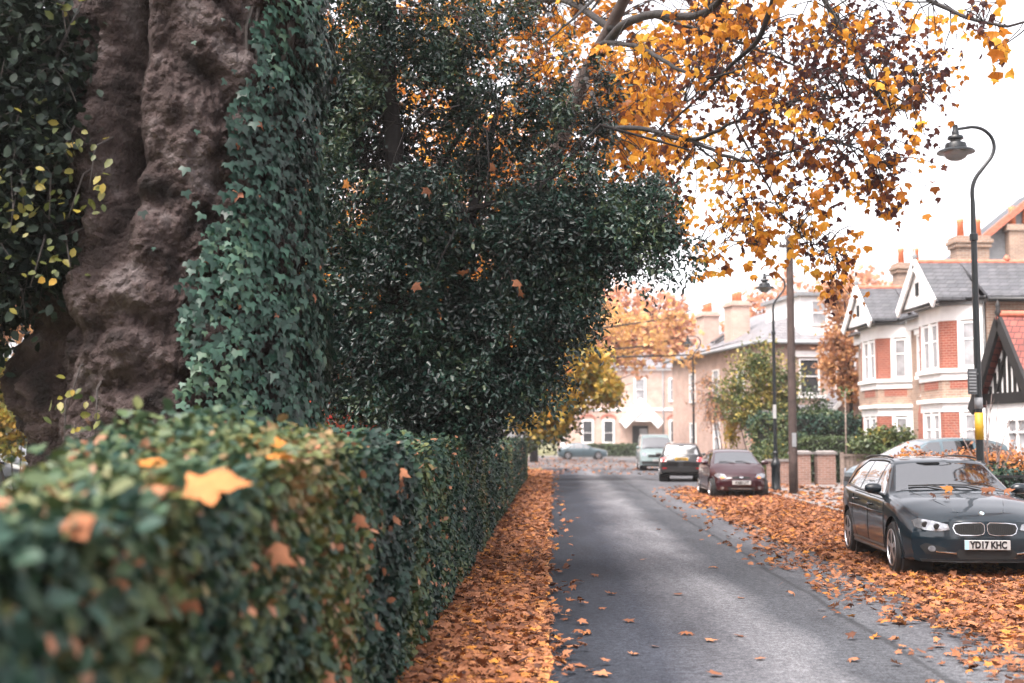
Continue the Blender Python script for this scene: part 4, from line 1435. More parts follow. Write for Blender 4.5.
def make_car(name, label, P, group=None, cat='car'):
    S = CarShape(P)
    root = thing(name, label, cat, group=group)
    v, f = S.body()
    mb = MB()
    mb.add(v, f)
    mb.build('body', P['paint'], root, 'auto')
    # inner wheel housings and floor
    ib = MB()
    for xw in P['axles']:
        for sd in (1, -1):
            y1 = sd * (P['W'] / 2 - .07)
            y0 = sd * (P['W'] / 2 - .42)
            ib.lathe([(P['wr'] + .07, min(y0, y1)), (P['wr'] + .07, max(y0, y1))], 24, (xw, 0, P['wr']), 'y')
    ib.box(-P['L'] / 2 + .25, P['L'] / 2 - .3, -P['W'] * .36, P['W'] * .36, P['clear'], P['clear'] + .1)
    ib.build('wheel_housing', M['dark'], root)
    # wheels
    wr, ww = P['wr'], .205
    ty = MB()
    prof = [(wr * .66, -ww / 2), (wr * .90, -ww / 2), (wr * .975, -ww * .38), (wr, -ww * .25), (wr, ww * .25), (wr * .975, ww * .38), (wr * .90, ww / 2), (wr * .66, ww / 2)]
    ty.lathe(prof, 32, (0, 0, 0), 'y')
    rm = MB()
    o = ww / 2
    rm.lathe([(wr * .70, o - .05), (wr * .70, o + .008), (wr * .645, o + .010), (wr * .62, o - .03)], 32, (0, 0, 0), 'y')
    rm.lathe([(wr * .19, o - .03), (wr * .18, o + .004), (wr * .07, o + .008)], 16, (0, 0, 0), 'y')
    ns = P.get('spokes', 5)
    for k in range(ns):
        a = 2 * math.pi * k / ns + .3
        for da in (-.11, .11):
            p0 = Vector((math.cos(a) * wr * .12, o - .008, math.sin(a) * wr * .12))
            p1 = Vector((math.cos(a + da) * wr * .66, o - .010, math.sin(a + da) * wr * .66))
            rm.bar(p0, p1, .022, wr * .115, up=(-math.sin(a), 0, math.cos(a)))
    hub = MB()
    hub.lathe([(wr * .645, o - .075), (wr * .645, o - .05)], 28, (0, 0, 0), 'y')
    first = None
    for xw in P['axles']:
        for sd in (1, -1):
            y = sd * (P['W'] / 2 - ww / 2 - .012)
            if first is None:
                w = ty.build('wheel', M['tyre'], root, 'auto')
                r_ = rm.build('rim', M['alloy'], w, 'auto')
                h_ = hub.build('brake_disc', M['dark'], w)
                first = (w, r_, h_)
            else:
                w = first[0].copy(); COL.objects.link(w); w.parent = root
                for c0 in first[1:]:
                    c = c0.copy(); COL.objects.link(c); c.parent = w
            w.location = (xw, y, wr)
            steer = P.get('steer', 0) if xw > 0 else 0
            w.rotation_euler = (0, 0, (0 if sd > 0 else math.pi) + steer)
    # glass
    x0, x1, hb, ht = P['screen']            # cowl x, header x, half widths
    g = MB()
    patch(g, [(x0, -hb * .6), (x0 - .03, -hb), (x1 + .03, -ht), (x1, -ht * .5), (x1, ht * .5), (x1 + .03, ht), (x0 - .03, hb), (x0, hb * .6), (x0 + .02, 0)], lambda a, b, o_: S.top(a, b, o_), .006, .03, 4)
    ws = g.build('windscreen', M['car_glass'], root, 'auto')
    wp = MB()
    for (ya, yb) in ((-hb * .75, -.05), (-.02, hb * .62)):
        wp.tube([S.top(x0 + .03, yb, .02), S.top(x0 - .10, (ya + yb) / 2, .022), S.top(x0 - .10, ya, .022)], .010, 5)
    wp.build('wiper', M['trim'], ws)
    # rear screen
    if 'rear_glass' in P:
        zb_, zt_, wb_, wt_ = P['rear_glass']
        g = MB()
        patch(g, [(-wb_, zb_), (wb_, zb_), (wt_, zt_), (-wt_, zt_)], S.rear, .010, .03, 3)
        g.build('rear_window', M['car_glass'], root, 'auto')
    # side windows and doors, both sides
    for sd in (1, -1):
        pj = (lambda a, b, o_: S.side(a, b, o_)) if sd == 1 else (lambda a, b, o_: mirror_y(S.side(a, b, o_)))
        for w in P['side_windows']:
            g = MB()
            patch(g, w, pj, .006, .03, 3)
            g.build('side_window', M['car_glass'], root, 'auto')
        if P.get('window_trim'):
            g = MB()
            tl = P['window_trim']
            g.tube([pj(a, b, .008) for a, b in tl], .009, 5)
            g.build('window_trim', P.get('trimmat', M['trim']), root)
        for (d_out, hpos) in P['doors']:
            g = MB()
            patch(g, d_out, pj, .004, .012, 3)
            dr = g.build('door', P['paint'], root, 'auto')
            gl = MB()
            ring_ = []
            for i_ in range(len(d_out)):
                a_, b_ = d_out[i_], d_out[(i_ + 1) % len(d_out)]
                ring_ += [pj(a_[0] + (b_[0] - a_[0]) * t_ / 6, a_[1] + (b_[1] - a_[1]) * t_ / 6, .002) for t_ in range(6)]
            gl.tube(ring_ + ring_[:1], .007, 4, cap=False)
            gl.build('shut_line', M['dark'], dr)
            if hpos:
                hbm = MB()
                a = pj(hpos[0] - .10, hpos[1], .035)
                b = pj(hpos[0] + .10, hpos[1], .035)
                hbm.tube([pj(hpos[0] - .11, hpos[1], .0), a, b, pj(hpos[0] + .11, hpos[1], .0)], [.012, .014, .014, .012], 6)
                hbm.build('handle', P['paint'], dr, True)
        # sill shadow line
        g = MB()
        g.tube([pj(P['axles'][0] + wr + .1, P['clear'] + .10, .004), pj(0, P['clear'] + .10, .004), pj(P['axles'][1] - wr - .1, P['clear'] + .10, .004)], .018, 5)
        g.build('sill', M['trim'], root)
        # wing mirror
        mx, mz = P['mirror']
        base = pj(mx, mz - .05, .0)
        c = base + Vector((.0, sd * .12, .085))
        g = MB()
        g.tube([base, base + Vector((0, sd * .06, .03)), c], [.025, .02, .03], 6)
        prof = [(.001, -.11), (.045, -.10), (.075, -.06), (.082, 0), (.075, .06), (.05, .10), (.001, .11)]
        mm = MB(Matrix.Translation(c) @ Matrix.Diagonal((.8, 1.0, .85, 1)))
        mm.lathe(prof, 12, (0, 0, 0), 'y')
        g.v += mm.v
        off_ = len(g.v) - len(mm.v)
        g.f += [[i + off_ for i in ff] for ff in mm.f]
        g.m += mm.m
        g.build('wing_mirror', P['paint'], root, 'auto')
    # lamps, grille, plates and other fittings
    for (nm, outline, where, mat, off, both) in P['fittings']:
        for sd in ((1, -1) if both else (1,)):
            base = {'front': S.front, 'rear': S.rear, 'side': S.side, 'top': S.top}[where]
            if sd == 1: pj = base
            elif where == 'side': pj = lambda a, b, o_, base=base: mirror_y(base(a, b, o_))
            elif where in ('front', 'rear'): pj = lambda a, b, o_, base=base: mirror_y(base(a, b, o_))
            else: pj = lambda a, b, o_, base=base: mirror_y(base(a, b, o_))
            g = MB()
            patch(g, outline, pj, off, .03, 3)
            g.build(nm, mat, root, 'auto')
    for (where, z, mat, body, w, h) in P.get('plates', []):
        pj = S.front if where == 'front' else S.rear
        p = pj(0, z, .03)
        sgn = 1 if where == 'front' else -1
        g = MB()
        g.box(p.x - .012, p.x + .008, -w / 2, w / 2, z - h / 2, z + h / 2)
        pl = g.build('number_plate', mat, root, bevel=.004)
        Mx = Matrix.Translation((p.x + sgn * .010, 0, z - .002)) @ Matrix(((0, 0, sgn, 0), (sgn, 0, 0, 0), (0, 1, 0, 0), (0, 0, 0, 1)))
        if body:
            text_mesh('lettering', body, h * .98, M['black'], pl, Mx @ Matrix.Translation((.012 if where == 'front' else 0, 0, 0)) @ Matrix.Diagonal((.80, 1.02, 1, 1)), .003, .0042)
        if where == 'front' and P.get('plate_flash'):
            g = MB()
            g.box(p.x + .006, p.x + .0105, -w / 2 + .003, -w / 2 + .045, z - h / 2 + .003, z + h / 2 - .003)
            g.build('blue_flash', M['plate_blue'], pl)
    return root, S


M['plate_blue'] = plain('plate_blue', (.30, .50, .62), .4, var=.05)


def oval(cx, cy, rx, ry, n=12): return [(cx + rx * math.cos(2 * math.pi * k / n), cy + ry * math.sin(2 * math.pi * k / n)) for k in range(n)]


# ---- the dark blue estate in front
EP = dict(L=4.62, W=1.81, roof=1.43, roof_half=.575, wr=.325, clear=.20, axles=(-1.37, 1.44), spokes=5, steer=.0,
          top=[(2.31, .70), (2.24, .77), (2.0, .845), (1.6, .925), (1.2, .975), (.93, 1.00), (.80, 1.05), (.22, 1.375), (-.05, 1.415), (-.5, 1.43), (-1.3, 1.415), (-1.85, 1.36), (-2.0, 1.28), (-2.22, .98), (-2.28, .90), (-2.31, .72)],
          belt=[(2.31, .62), (2.15, .71), (1.8, .79), (1.2, .885), (.6, .915), (0, .925), (-1.0, .955), (-2.0, .985), (-2.22, .93), (-2.31, .66)],
          half=[(2.31, .80), (2.15, .845), (1.8, .885), (1.2, .90), (.5, .892), (-.6, .892), (-1.4, .905), (-2.0, .87), (-2.31, .78)],
          bottom=[(2.31, .22), (1.9, .19), (1.0, .20), (-1.0, .20), (-1.9, .24), (-2.31, .32)],
          fcurve=.33, ftilt=.16, fchin=.10, rcurve=.18,
          screen=(.90, .26, .70, .56),
          rear_glass=(1.02, 1.30, .60, .52),
          side_windows=[[(.70, .955), (.16, .955), (.12, 1.335), (.25, 1.325)], [(.07, .958), (-.72, .975), (-.72, 1.345), (.05, 1.345)], [(-.80, .978), (-1.55, 1.02), (-1.50, 1.19), (-1.15, 1.335), (-.80, 1.345)]],
          window_trim=[(.80, .935), (.0, .94), (-.8, .96), (-1.62, 1.0), (-1.55, 1.21), (-1.15, 1.36), (-.3, 1.375), (.15, 1.36)],
          doors=[([(1.00, .30), (.05, .30), (.04, .905), (.95, .885), (1.03, .6)], (.22, .80)), ([(.03, .30), (-.72, .30), (-.98, .60), (-.95, .935), (.02, .907)], (-.72, .83))],
          mirror=(.62, .985), paint=None,
          fittings=[], plates=[('front', .43, M['plate_white'], 'YD17 KHC', .52, .112)], plate_flash=True)
M['paint_blue'] = paint('dark_blue_paint', (.0004, .0066, .0118), .0, .35)
EP['paint'] = M['paint_blue']
kid = [(.012, .590), (.030, .550), (.10, .535), (.29, .535), (.345, .558), (.372, .62), (.352, .668), (.25, .684), (.045, .688), (.012, .66)]
kin = [(.022, .592), (.038, .559), (.102, .545), (.287, .545), (.337, .565), (.361, .62), (.342, .660), (.247, .675), (.050, .679), (.022, .655)]
EP['fittings'] = [
    ('grille_surround', kid, 'front', M['chrome'], .014, True),
    ('grille', kin, 'front', M['dark'], .020, True),
    ('headlight', [(.40, .600), (.52, .578), (.68, .592), (.765, .625), (.785, .690), (.72, .722), (.57, .698), (.42, .660)], 'front', M['lamp_clear'], .012, True),
    ('lower_intake', [(-.30, .26), (.30, .26), (.36, .33), (.30, .375), (-.30, .375), (-.36, .33)], 'front', M['dark'], .006, False),
    ('side_intake', [(.40, .30), (.66, .31), (.72, .40), (.66, .44), (.46, .39)], 'front', M['dark'], .006, True),
    ('fog_light', oval(.60, .375, .040, .036), 'front', M['lamp_clear'], .018, True),
    ('chrome_strip', [(.34, .318), (.56, .335), (.56, .350), (.34, .335)], 'front', M['chrome'], .020, True),
    ('bumper_lip', [(-.70, .225), (.70, .225), (.72, .25), (-.72, .25)], 'front', M['trim'], .014, False),
]
estate, ES = make_car('estate_car', 'dark blue estate car with twin oval grille, leaves lying on its bonnet', EP, 'cars parked along the right side')
# round badge above the grille
g = MB()
pb = ES.top(2.20, 0, .01)
Mb = Matrix.Translation(pb) @ Matrix.Rotation(R(52), 4, 'Y')
gb_ = MB(Mb)
gb_.lathe([(.041, -.004), (.041, .004), (.034, .006)], 20)
bd = gb_.build('badge', M['trim'], estate)
q4 = MB(Mb)
for k in range(4):
    q4.mi = k % 2
    a0 = k * math.pi / 2
    q4.slab([(0, 0, .0065), (.027 * math.cos(a0), .027 * math.sin(a0), .0065), (.027 * math.cos(a0 + .78), .027 * math.sin(a0 + .78), .0065), (.027 * math.cos(a0 + 1.57), .027 * math.sin(a0 + 1.57), .0065)], (0, 0, .002))
q4.build('badge_quarters', [M['plate_blue'], M['lead']], bd)
# kidney slats, roof rails, bonnet crease lines, headlamp rings
for sd in (1, -1):
    g = MB()
    for k in range(12):
        y = sd * (.062 + k * .0225)
        a, b = ES.front(y, .550, .026), ES.front(y, .668, .026)
        g.bar(a, b, .006, .006, up=(1, 0, 0))
    g.build('grille_bars', M['dark'], estate)
    g = MB()
    for (yy, zz, rr) in ((.54, .635, .036), (.66, .655, .036)):
        c = ES.front(yy * sd, zz, .018)
        g.lathe([(rr, -.006), (rr, .004), (rr * .7, .006)], 16, (0, 0, 0), 'z') if False else None
        mm = MB(Matrix.Translation(c) @ Matrix.Rotation(R(90), 4, 'Y'))
        mm.lathe([(rr, -.01), (rr, .004), (rr * .65, .005)], 16)
        o0 = len(g.v); g.v += mm.v; g.f += [[i + o0 for i in ff] for ff in mm.f]; g.m += mm.m
    g.build('headlight_ring', M['trim'], estate, True)
    g = MB()
    g.tube([ES.top(x, sd * .545, .03) for x in (.05, -.3, -.8, -1.3, -1.7)], .014, 6)
    g.build('roof_rail', M['trim'], estate, True)
    g = MB()
    g.tube([ES.top(2.16, sd * .26, .000), ES.top(1.7, sd * .40, .000), ES.top(1.2, sd * .50, .000), ES.top(1.0, sd * .53, .0)], [.008] * 4, 5)
    g.build('bonnet_crease', M['paint_blue'], estate, True)
    g = MB()
    g.tube([ES.side(x, .72 + .02 * (x < 0), .0) if sd > 0 else mirror_y(ES.side(x, .72 + .02 * (x < 0), .0)) for x in (1.0, .3, -.5, -1.1, -1.9)], [.006, .012, .012, .012, .006], 5)
    g.build('side_crease', M['paint_blue'], estate, True)

# ---- burgundy hatchback
M['paint_red'] = paint('burgundy_paint', (.022, .0035, .006), .0, .30)
KP = dict(L=3.62, W=1.64, roof=1.39, roof_half=.53, wr=.285, clear=.19, axles=(-1.22, 1.22), spokes=6,
          top=[(1.81, .58), (1.74, .70), (1.5, .82), (1.2, .92), (.98, .98), (.84, 1.03), (.25, 1.32), (0, 1.37), (-.4, 1.39), (-1.0, 1.35), (-1.35, 1.25), (-1.62, .98), (-1.76, .86), (-1.81, .62)],
          belt=[(1.81, .50), (1.7, .62), (1.3, .80), (.9, .90), (0, .92), (-1.0, .95), (-1.6, .90), (-1.81, .56)],
          half=[(1.81, .68), (1.6, .76), (1.2, .81), (0, .815), (-1.2, .81), (-1.6, .77), (-1.81, .68)],
          bottom=[(1.81, .24), (1.3, .19), (-1.3, .20), (-1.81, .30)], fcurve=.34, ftilt=.28, rcurve=.25,
          screen=(.96, .30, .64, .52), rear_glass=(.98, 1.25, .52, .45),
          side_windows=[[(.70, .94), (-.45, .955), (-.45, 1.30), (.24, 1.28)], [(-.53, .955), (-1.25, 1.0), (-1.10, 1.22), (-.53, 1.30)]],
          doors=[([(.90, .30), (-.45, .30), (-.48, .92), (.85, .88)], (-.30, .82))], mirror=(.62, .96), paint=M['paint_red'],
          fittings=[('headlight', [(.40, .60), (.52, .56), (.68, .60), (.72, .68), (.62, .72), (.46, .69)], 'front', M['lamp_clear'], .012, True),
                    ('indicator', [(.44, .585), (.54, .56), (.58, .60), (.50, .64)], 'front', M['lamp_amber'], .020, True),
                    ('grille', oval(0, .60, .26, .035), 'front', M['dark'], .012, False),
                    ('badge', oval(0, .605, .055, .026), 'front', M['chrome'], .022, False),
                    ('lower_intake', [(-.35, .24), (.35, .24), (.40, .33), (-.40, .33)], 'front', M['dark'], .010, False),
                    ('intake_strip', [(-.30, .275), (.28, .275), (.28, .30), (-.30, .30)], 'front', M['lamp_clear'], .018, False),
                    ('fog_light', oval(.52, .30, .045, .04), 'front', M['lamp_clear'], .016, True),
                    ('tail_light', [(.55, .80), (.66, .80), (.66, 1.0), (.55, 1.0)], 'rear', M['lamp_red'], .01, True)],
          plates=[('front', .455, M['plate_white'], 'RX03 LYT', .52, .112)])
hatch, KS = make_car('hatchback_car', 'small burgundy hatchback facing us beside the tall wooden pole', KP, 'cars parked along the right side')

# ---- black estate seen from behind
M['paint_black'] = paint('black_paint_gloss', (.003, .0033, .004), .0, .28)
BP = dict(L=4.55, W=1.80, roof=1.55, roof_half=.60, wr=.335, clear=.24, axles=(-1.35, 1.35), spokes=5,
          top=[(2.27, .72), (2.15, .86), (1.6, .98), (1.1, 1.03), (.95, 1.08), (.35, 1.48), (.0, 1.54), (-.6, 1.55), (-1.6, 1.52), (-1.95, 1.46), (-2.12, 1.12), (-2.22, 1.02), (-2.275, .80)],
          belt=[(2.27, .66), (2.0, .82), (1.2, .94), (0, .97), (-1.5, 1.02), (-2.12, 1.04), (-2.275, .74)],
          half=[(2.27, .76), (2.0, .85), (1.2, .895), (0, .895), (-1.4, .90), (-2.0, .86), (-2.275, .80)],
          bottom=[(2.27, .28), (1.8, .24), (-1.6, .24), (-2.275, .36)], rcurve=.12, rtilt=.05,
          screen=(1.08, .40, .70, .58), rear_glass=(1.08, 1.44, .66, .56),
          side_windows=[[(.80, 1.0), (.12, 1.0), (.10, 1.45), (.36, 1.44)], [(.05, 1.0), (-.75, 1.02), (-.75, 1.46), (.03, 1.46)], [(-.83, 1.03), (-1.75, 1.08), (-1.62, 1.42), (-.83, 1.46)]],
          doors=[([(1.0, .36), (.08, .36), (.06, .95), (.95, .92)], (.25, .86)), ([(.05, .36), (-.75, .36), (-1.0, .65), (-.95, .98), (.04, .95)], (-.72, .88))], mirror=(.70, 1.02), paint=M['paint_black'],
          fittings=[('tail_light', [(.60, .80), (.82, .80), (.80, .96), (.64, .98)], 'rear', M['lamp_red'], .012, True),
                    ('plate_recess', [(-.34, .83), (.34, .83), (.34, .99), (-.34, .99)], 'rear', M['lead'], .010, False),
                    ('bumper', [(-.80, .40), (.80, .40), (.82, .62), (-.82, .62)], 'rear', M['trim'], .035, False),
                    ('reflector', [(.58, .52), (.74, .52), (.74, .57), (.58, .57)], 'rear', M['lamp_red'], .045, True),
                    ('headlight', [(.50, .68), (.75, .70), (.78, .80), (.55, .80)], 'front', M['lamp_clear'], .012, True),
                    ('grille', [(-.35, .52), (.35, .52), (.35, .68), (-.35, .68)], 'front', M['dark'], .012, False)],
          plates=[('rear', .905, M['plate_yellow'], 'LK08 VRO', .52, .112)])
black_car, BS = make_car('estate_car', 'black estate car seen from behind with a yellow rear number plate', BP, 'cars parked along the right side')

# ---- pale van facing us
M['paint_mint'] = paint('pale_mint_paint', (.17, .23, .23), .0, .35)
VP = dict(L=4.85, W=1.90, roof=1.98, roof_half=.74, wr=.33, clear=.23, axles=(-1.5, 1.5), spokes=8,
          top=[(2.42, .90), (2.35, 1.02), (2.0, 1.12), (1.75, 1.18), (1.60, 1.24), (.95, 1.86), (.7, 1.94), (.2, 1.98), (-2.0, 1.96), (-2.30, 1.90), (-2.38, 1.3), (-2.425, .9)],
          belt=[(2.42, .80), (2.2, .95), (1.7, 1.08), (0, 1.12), (-2.2, 1.12), (-2.425, .82)],
          half=[(2.42, .84), (2.2, .91), (1.7, .945), (0, .95), (-2.0, .94), (-2.425, .88)],
          bottom=[(2.42, .30), (2, .24), (-2, .24), (-2.425, .36)], fcurve=.25, ftilt=.16, rcurve=.06,
          screen=(1.72, 1.0, .80, .70), rear_glass=(1.2, 1.8, .7, .66),
          side_windows=[[(1.42, 1.15), (.55, 1.15), (.55, 1.72), (.98, 1.72)]],
          doors=[([(1.45, .42), (.55, .42), (.52, 1.08), (1.45, 1.05)], (.70, .98)), ([(.45, .42), (-.7, .42), (-.7, 1.08), (.45, 1.08)], (.30, .98))], mirror=(1.35, 1.22), paint=M['paint_mint'],
          fittings=[('headlight', [(.55, .78), (.80, .80), (.84, .98), (.62, .98)], 'front', M['lamp_clear'], .012, True),
                    ('grille', [(-.48, .72), (.48, .72), (.50, .86), (-.50, .86)], 'front', M['dark'], .012, False),
                    ('bumper', [(-.82, .36), (.82, .36), (.84, .52), (-.84, .52)], 'front', M['trim'], .03, False)],
          plates=[('front', .56, M['plate_white'], '', .52, .112)])
van, VS = make_car('parked_van', 'pale mint white van facing us beyond the black estate car', VP, 'cars parked along the right side', 'van')

# ---- grey blue saloon across the end of the road
M['paint_greyblue'] = paint('grey_blue_paint', (.055, .085, .10), .2, .35)
GP = dict(L=4.35, W=1.74, roof=1.43, roof_half=.56, wr=.315, clear=.20, axles=(-1.30, 1.32), spokes=7,
          top=[(2.17, .66), (2.05, .78), (1.5, .90), (1.0, .96), (.85, 1.0), (.2, 1.36), (-.1, 1.41), (-.5, 1.43), (-1.0, 1.38), (-1.35, 1.22), (-1.65, 1.02), (-2.0, .98), (-2.12, .93), (-2.175, .72)],
          belt=[(2.17, .58), (2.0, .70), (1.2, .86), (0, .90), (-1.2, .92), (-2.0, .90), (-2.175, .66)],
          half=[(2.17, .74), (1.9, .82), (1.2, .865), (0, .865), (-1.3, .865), (-1.9, .82), (-2.175, .74)],
          bottom=[(2.17, .24), (1.7, .2), (-1.7, .22), (-2.175, .32)],
          screen=(.98, .25, .66, .54), rear_glass=(1.04, 1.34, .58, .52),
          side_windows=[[(.66, .93), (.08, .935), (.06, 1.34), (.20, 1.33)], [(0, .935), (-.72, .95), (-.72, 1.33), (-.02, 1.345)], [(-.80, .95), (-1.30, .98), (-1.08, 1.24), (-.80, 1.32)]],
          doors=[([(1.0, .30), (.05, .30), (.04, .88), (.95, .86)], (.22, .80)), ([(.02, .30), (-.7, .30), (-.95, .6), (-.92, .91), (.02, .88)], (-.70, .82))], mirror=(.60, .96), paint=M['paint_greyblue'],
          fittings=[('tail_light', [(.50, .72), (.72, .72), (.72, .86), (.50, .86)], 'rear', M['lamp_red'], .012, True),
                    ('headlight', [(.45, .62), (.68, .62), (.72, .72), (.48, .72)], 'front', M['lamp_clear'], .012, True),
                    ('grille', [(-.35, .50), (.35, .50), (.35, .60), (-.35, .60)], 'front', M['dark'], .012, False)])
saloon, GS = make_car('saloon_car', 'grey blue saloon car parked sideways at the end of the road', GP, None)

# ---- blue-grey people carrier in the drive behind the dark blue estate
M['paint_steel'] = paint('steel_blue_paint', (.085, .12, .14), .2, .35)
CP = dict(GP)
CP.update(L=4.30, W=1.76, roof=1.60, roof_half=.58, paint=M['paint_steel'], wr=.315,
          top=[(2.15, .74), (2.0, .88), (1.55, 1.0), (1.35, 1.05), (1.2, 1.10), (.35, 1.52), (.0, 1.58), (-.5, 1.60), (-1.3, 1.55), (-1.75, 1.42), (-2.0, 1.08), (-2.1, .98), (-2.15, .74)],
          belt=[(2.15, .66), (1.9, .82), (1.2, .96), (0, 1.0), (-1.4, 1.04), (-2.0, 1.0), (-2.15, .68)],
          half=[(2.15, .74), (1.9, .82), (1.2, .875), (0, .88), (-1.3, .875), (-1.9, .83), (-2.15, .74)],
          bottom=[(2.15, .26), (1.7, .22), (-1.7, .24), (-2.15, .34)],
          screen=(1.32, .42, .70, .56), rear_glass=(1.08, 1.44, .6, .52),
          side_windows=[[(1.0, 1.02), (.12, 1.02), (.10, 1.49), (.38, 1.47)], [(.04, 1.02), (-.75, 1.05), (-.75, 1.52), (.02, 1.50)], [(-.83, 1.06), (-1.65, 1.12), (-1.42, 1.42), (-.83, 1.51)]],
          doors=[([(1.0, .32), (.06, .32), (.05, .96), (.95, .94)], (.25, .88)), ([(.02, .32), (-.7, .32), (-.95, .62), (-.92, 1.0), (.02, .97)], (-.70, .92))], mirror=(.85, 1.04),
          fittings=[('headlight', [(.45, .70), (.68, .70), (.72, .82), (.48, .84)], 'front', M['lamp_clear'], .012, True),
                    ('grille', [(-.35, .52), (.35, .52), (.35, .64), (-.35, .64)], 'front', M['dark'], .012, False),
                    ('tail_light', [(.55, .80), (.70, .80), (.68, 1.02), (.56, 1.02)], 'rear', M['lamp_red'], .012, True)])
mpv, CS_ = make_car('people_carrier', 'steel blue people carrier in a drive behind the dark blue estate car', CP, None)


def place(o, x, y, heading, z=0.0):
    """heading: world direction of the car's nose"""
    o.location = (x, y, z)
    o.rotation_euler = (0, 0, math.atan2(heading[1], heading[0]))


place(estate, 5.70, 17.0, (-.075, -1), .012)
place(hatch, 6.46, 37.0, (-.02, -1), .012)
place(black_car, 6.98, 51.8, (.13, 1), .005)
place(van, 7.95, 70.0, (-.05, -1), .005)
place(saloon, 6.05, 108.0, (1, .03), .009)
place(mpv, 10.35, 31.0, (-1, -.16), .13)
# a white car waiting beyond the van and two cars beyond the park, copies of the saloon in other paints
M['paint_white'] = paint('white_car_paint', (.70, .71, .72), .0, .35)


def repaint(root, mat, old):
    seen = {}
    for c in children(root):
        if c.data and old.name in [m.name for m in c.data.materials if m]:
            if c.data not in seen:
                seen[c.data] = c.data.copy()
            c.data = seen[c.data]
            for i, m in enumerate(c.data.materials):
                if m == old: c.data.materials[i] = mat
        for h in children(c):
            if h.data and h.data.materials and h.data.materials[0] == old:
                h.data = h.data.copy()
                h.data.materials[0] = mat


w_car = dup(saloon, label='white saloon car half hidden behind the pale van')
repaint(w_car, M['paint_white'], M['paint_greyblue'])
place(w_car, 12.9, 104.0, (-1, .05), .009)
p_car = dup(mpv, label='dark people carrier on the grass edge at far left beyond the hedge')
M['paint_navy'] = paint('navy_paint', (.006, .010, .015), .1, .3)
repaint(p_car, M['paint_navy'], M['paint_steel'])
place(p_car, -14.6, 35.5, (.9, -.3), .01)

# leaves lying on the dark blue estate
TM = Matrix.Translation(estate.location) @ Matrix.Rotation(estate.rotation_euler.z, 4, 'Z')
for (x, y, sz, tn, lab) in [(1.02, -.02, .17, .9, 'yellow orange leaf at the middle of the windscreen base'), (1.02, .50, .17, .45, 'brown leaf at the windscreen corner furthest from the road'), (.98, .62, .15, .55, 'orange leaf tucked in the windscreen corner beside a brown leaf'),
                            (1.10, .40, .13, .4, 'small brown leaf on the bonnet edge below the windscreen'), (1.45, -.35, .10, .15, 'small dark curled leaf on the bonnet of the blue estate'), (1.62, -.28, .08, .12, 'smallest dark leaf scrap on the bonnet'),
                            (-.05, -.36, .15, .9, 'orange leaf on the front edge of the estate car roof'), (-.3, -.05, .11, .7, 'small amber leaf on the roof of the blue estate'), (.1, .12, .09, .1, 'dark leaf scrap at the top of the windscreen')]:
    p = TM @ ES.top(x, y, .025)
    single_leaf(tuple(p), sz, rnd.uniform(0, 6.28), .25, tn, lab, None, curl=2.5, up=(-.2, -.5, .9))
# ================================================================== STREET FURNITURE


def lamp_post(x, y, label, face):
    root = thing('street_lamp', label, 'street lamp', (x, y, .115), face, 'swan neck street lamps along the pavement')
    b = MB()
    b.lathe([(.155, 0), (.155, .10), (.135, .13), (.135, .72), (.15, .76), (.15, .84), (.115, .90), (.075, 1.02), (.07, 1.10), (.085, 1.13), (.085, 1.17), (.062, 1.20)], 16)
    b.build('base', M['lamp_paint'], root, 'auto')
    c = MB()
    c.lathe([(.060, 1.18), (.052, 3.5), (.048, 4.75), (.066, 4.76), (.066, 4.86), (.045, 4.88), (.036, 5.4)], 14)
    c.build('column', M['lamp_paint'], root, 'auto')
    n = MB()
    pts = []
    for (px, pz) in [(0, 5.38), (0, 5.60), (.06, 5.78), (.21, 5.98), (.33, 6.14), (.375, 6.30), (.33, 6.46), (.20, 6.58), (.04, 6.62), (-.12, 6.60), (-.20, 6.59)]:
        pts.append(Vector((px, 0, pz)))
    sm_ = []
    for q in range(len(pts) - 1):
        p_1, p0, p1, p2 = pts[max(0, q - 1)], pts[q], pts[q + 1], pts[min(len(pts) - 1, q + 2)]
        for s in range(4):
            t = s / 4
            sm_.append(.5 * ((2 * p0) + (p1 - p_1) * t + (2 * p_1 - 5 * p0 + 4 * p1 - p2) * t * t + (3 * p0 - p_1 - 3 * p1 + p2) * t ** 3))
    sm_.append(pts[-1])
    n.tube(sm_, [.034 - .010 * i / len(sm_) for i in range(len(sm_))], 10)
    n.build('swan_neck', M['lamp_paint'], root, True)
    l = MB()
    l.lathe([(.02, 6.68), (.035, 6.66), (.03, 6.60), (.045, 6.56), (.045, 6.50), (.09, 6.49), (.10, 6.47), (.10, 6.44), (.065, 6.43), (.065, 6.39), (.125, 6.37), (.135, 6.33), (.14, 6.28), (.215, 6.255), (.235, 6.23), (.235, 6.215), (.16, 6.215)], 20, (-.25, 0, -.02), k=1.28)
    ln = l.build('lantern', M['lamp_paint'], root, 'auto')
    g = MB()
    g.lathe([(.15, 6.20), (.145, 6.16), (.12, 6.11), (.07, 6.075), (.01, 6.065)], 18, (-.25, 0, -.0), k=1.28)
    g.build('bowl', M['bowl_clear'], ln, True)
    return root


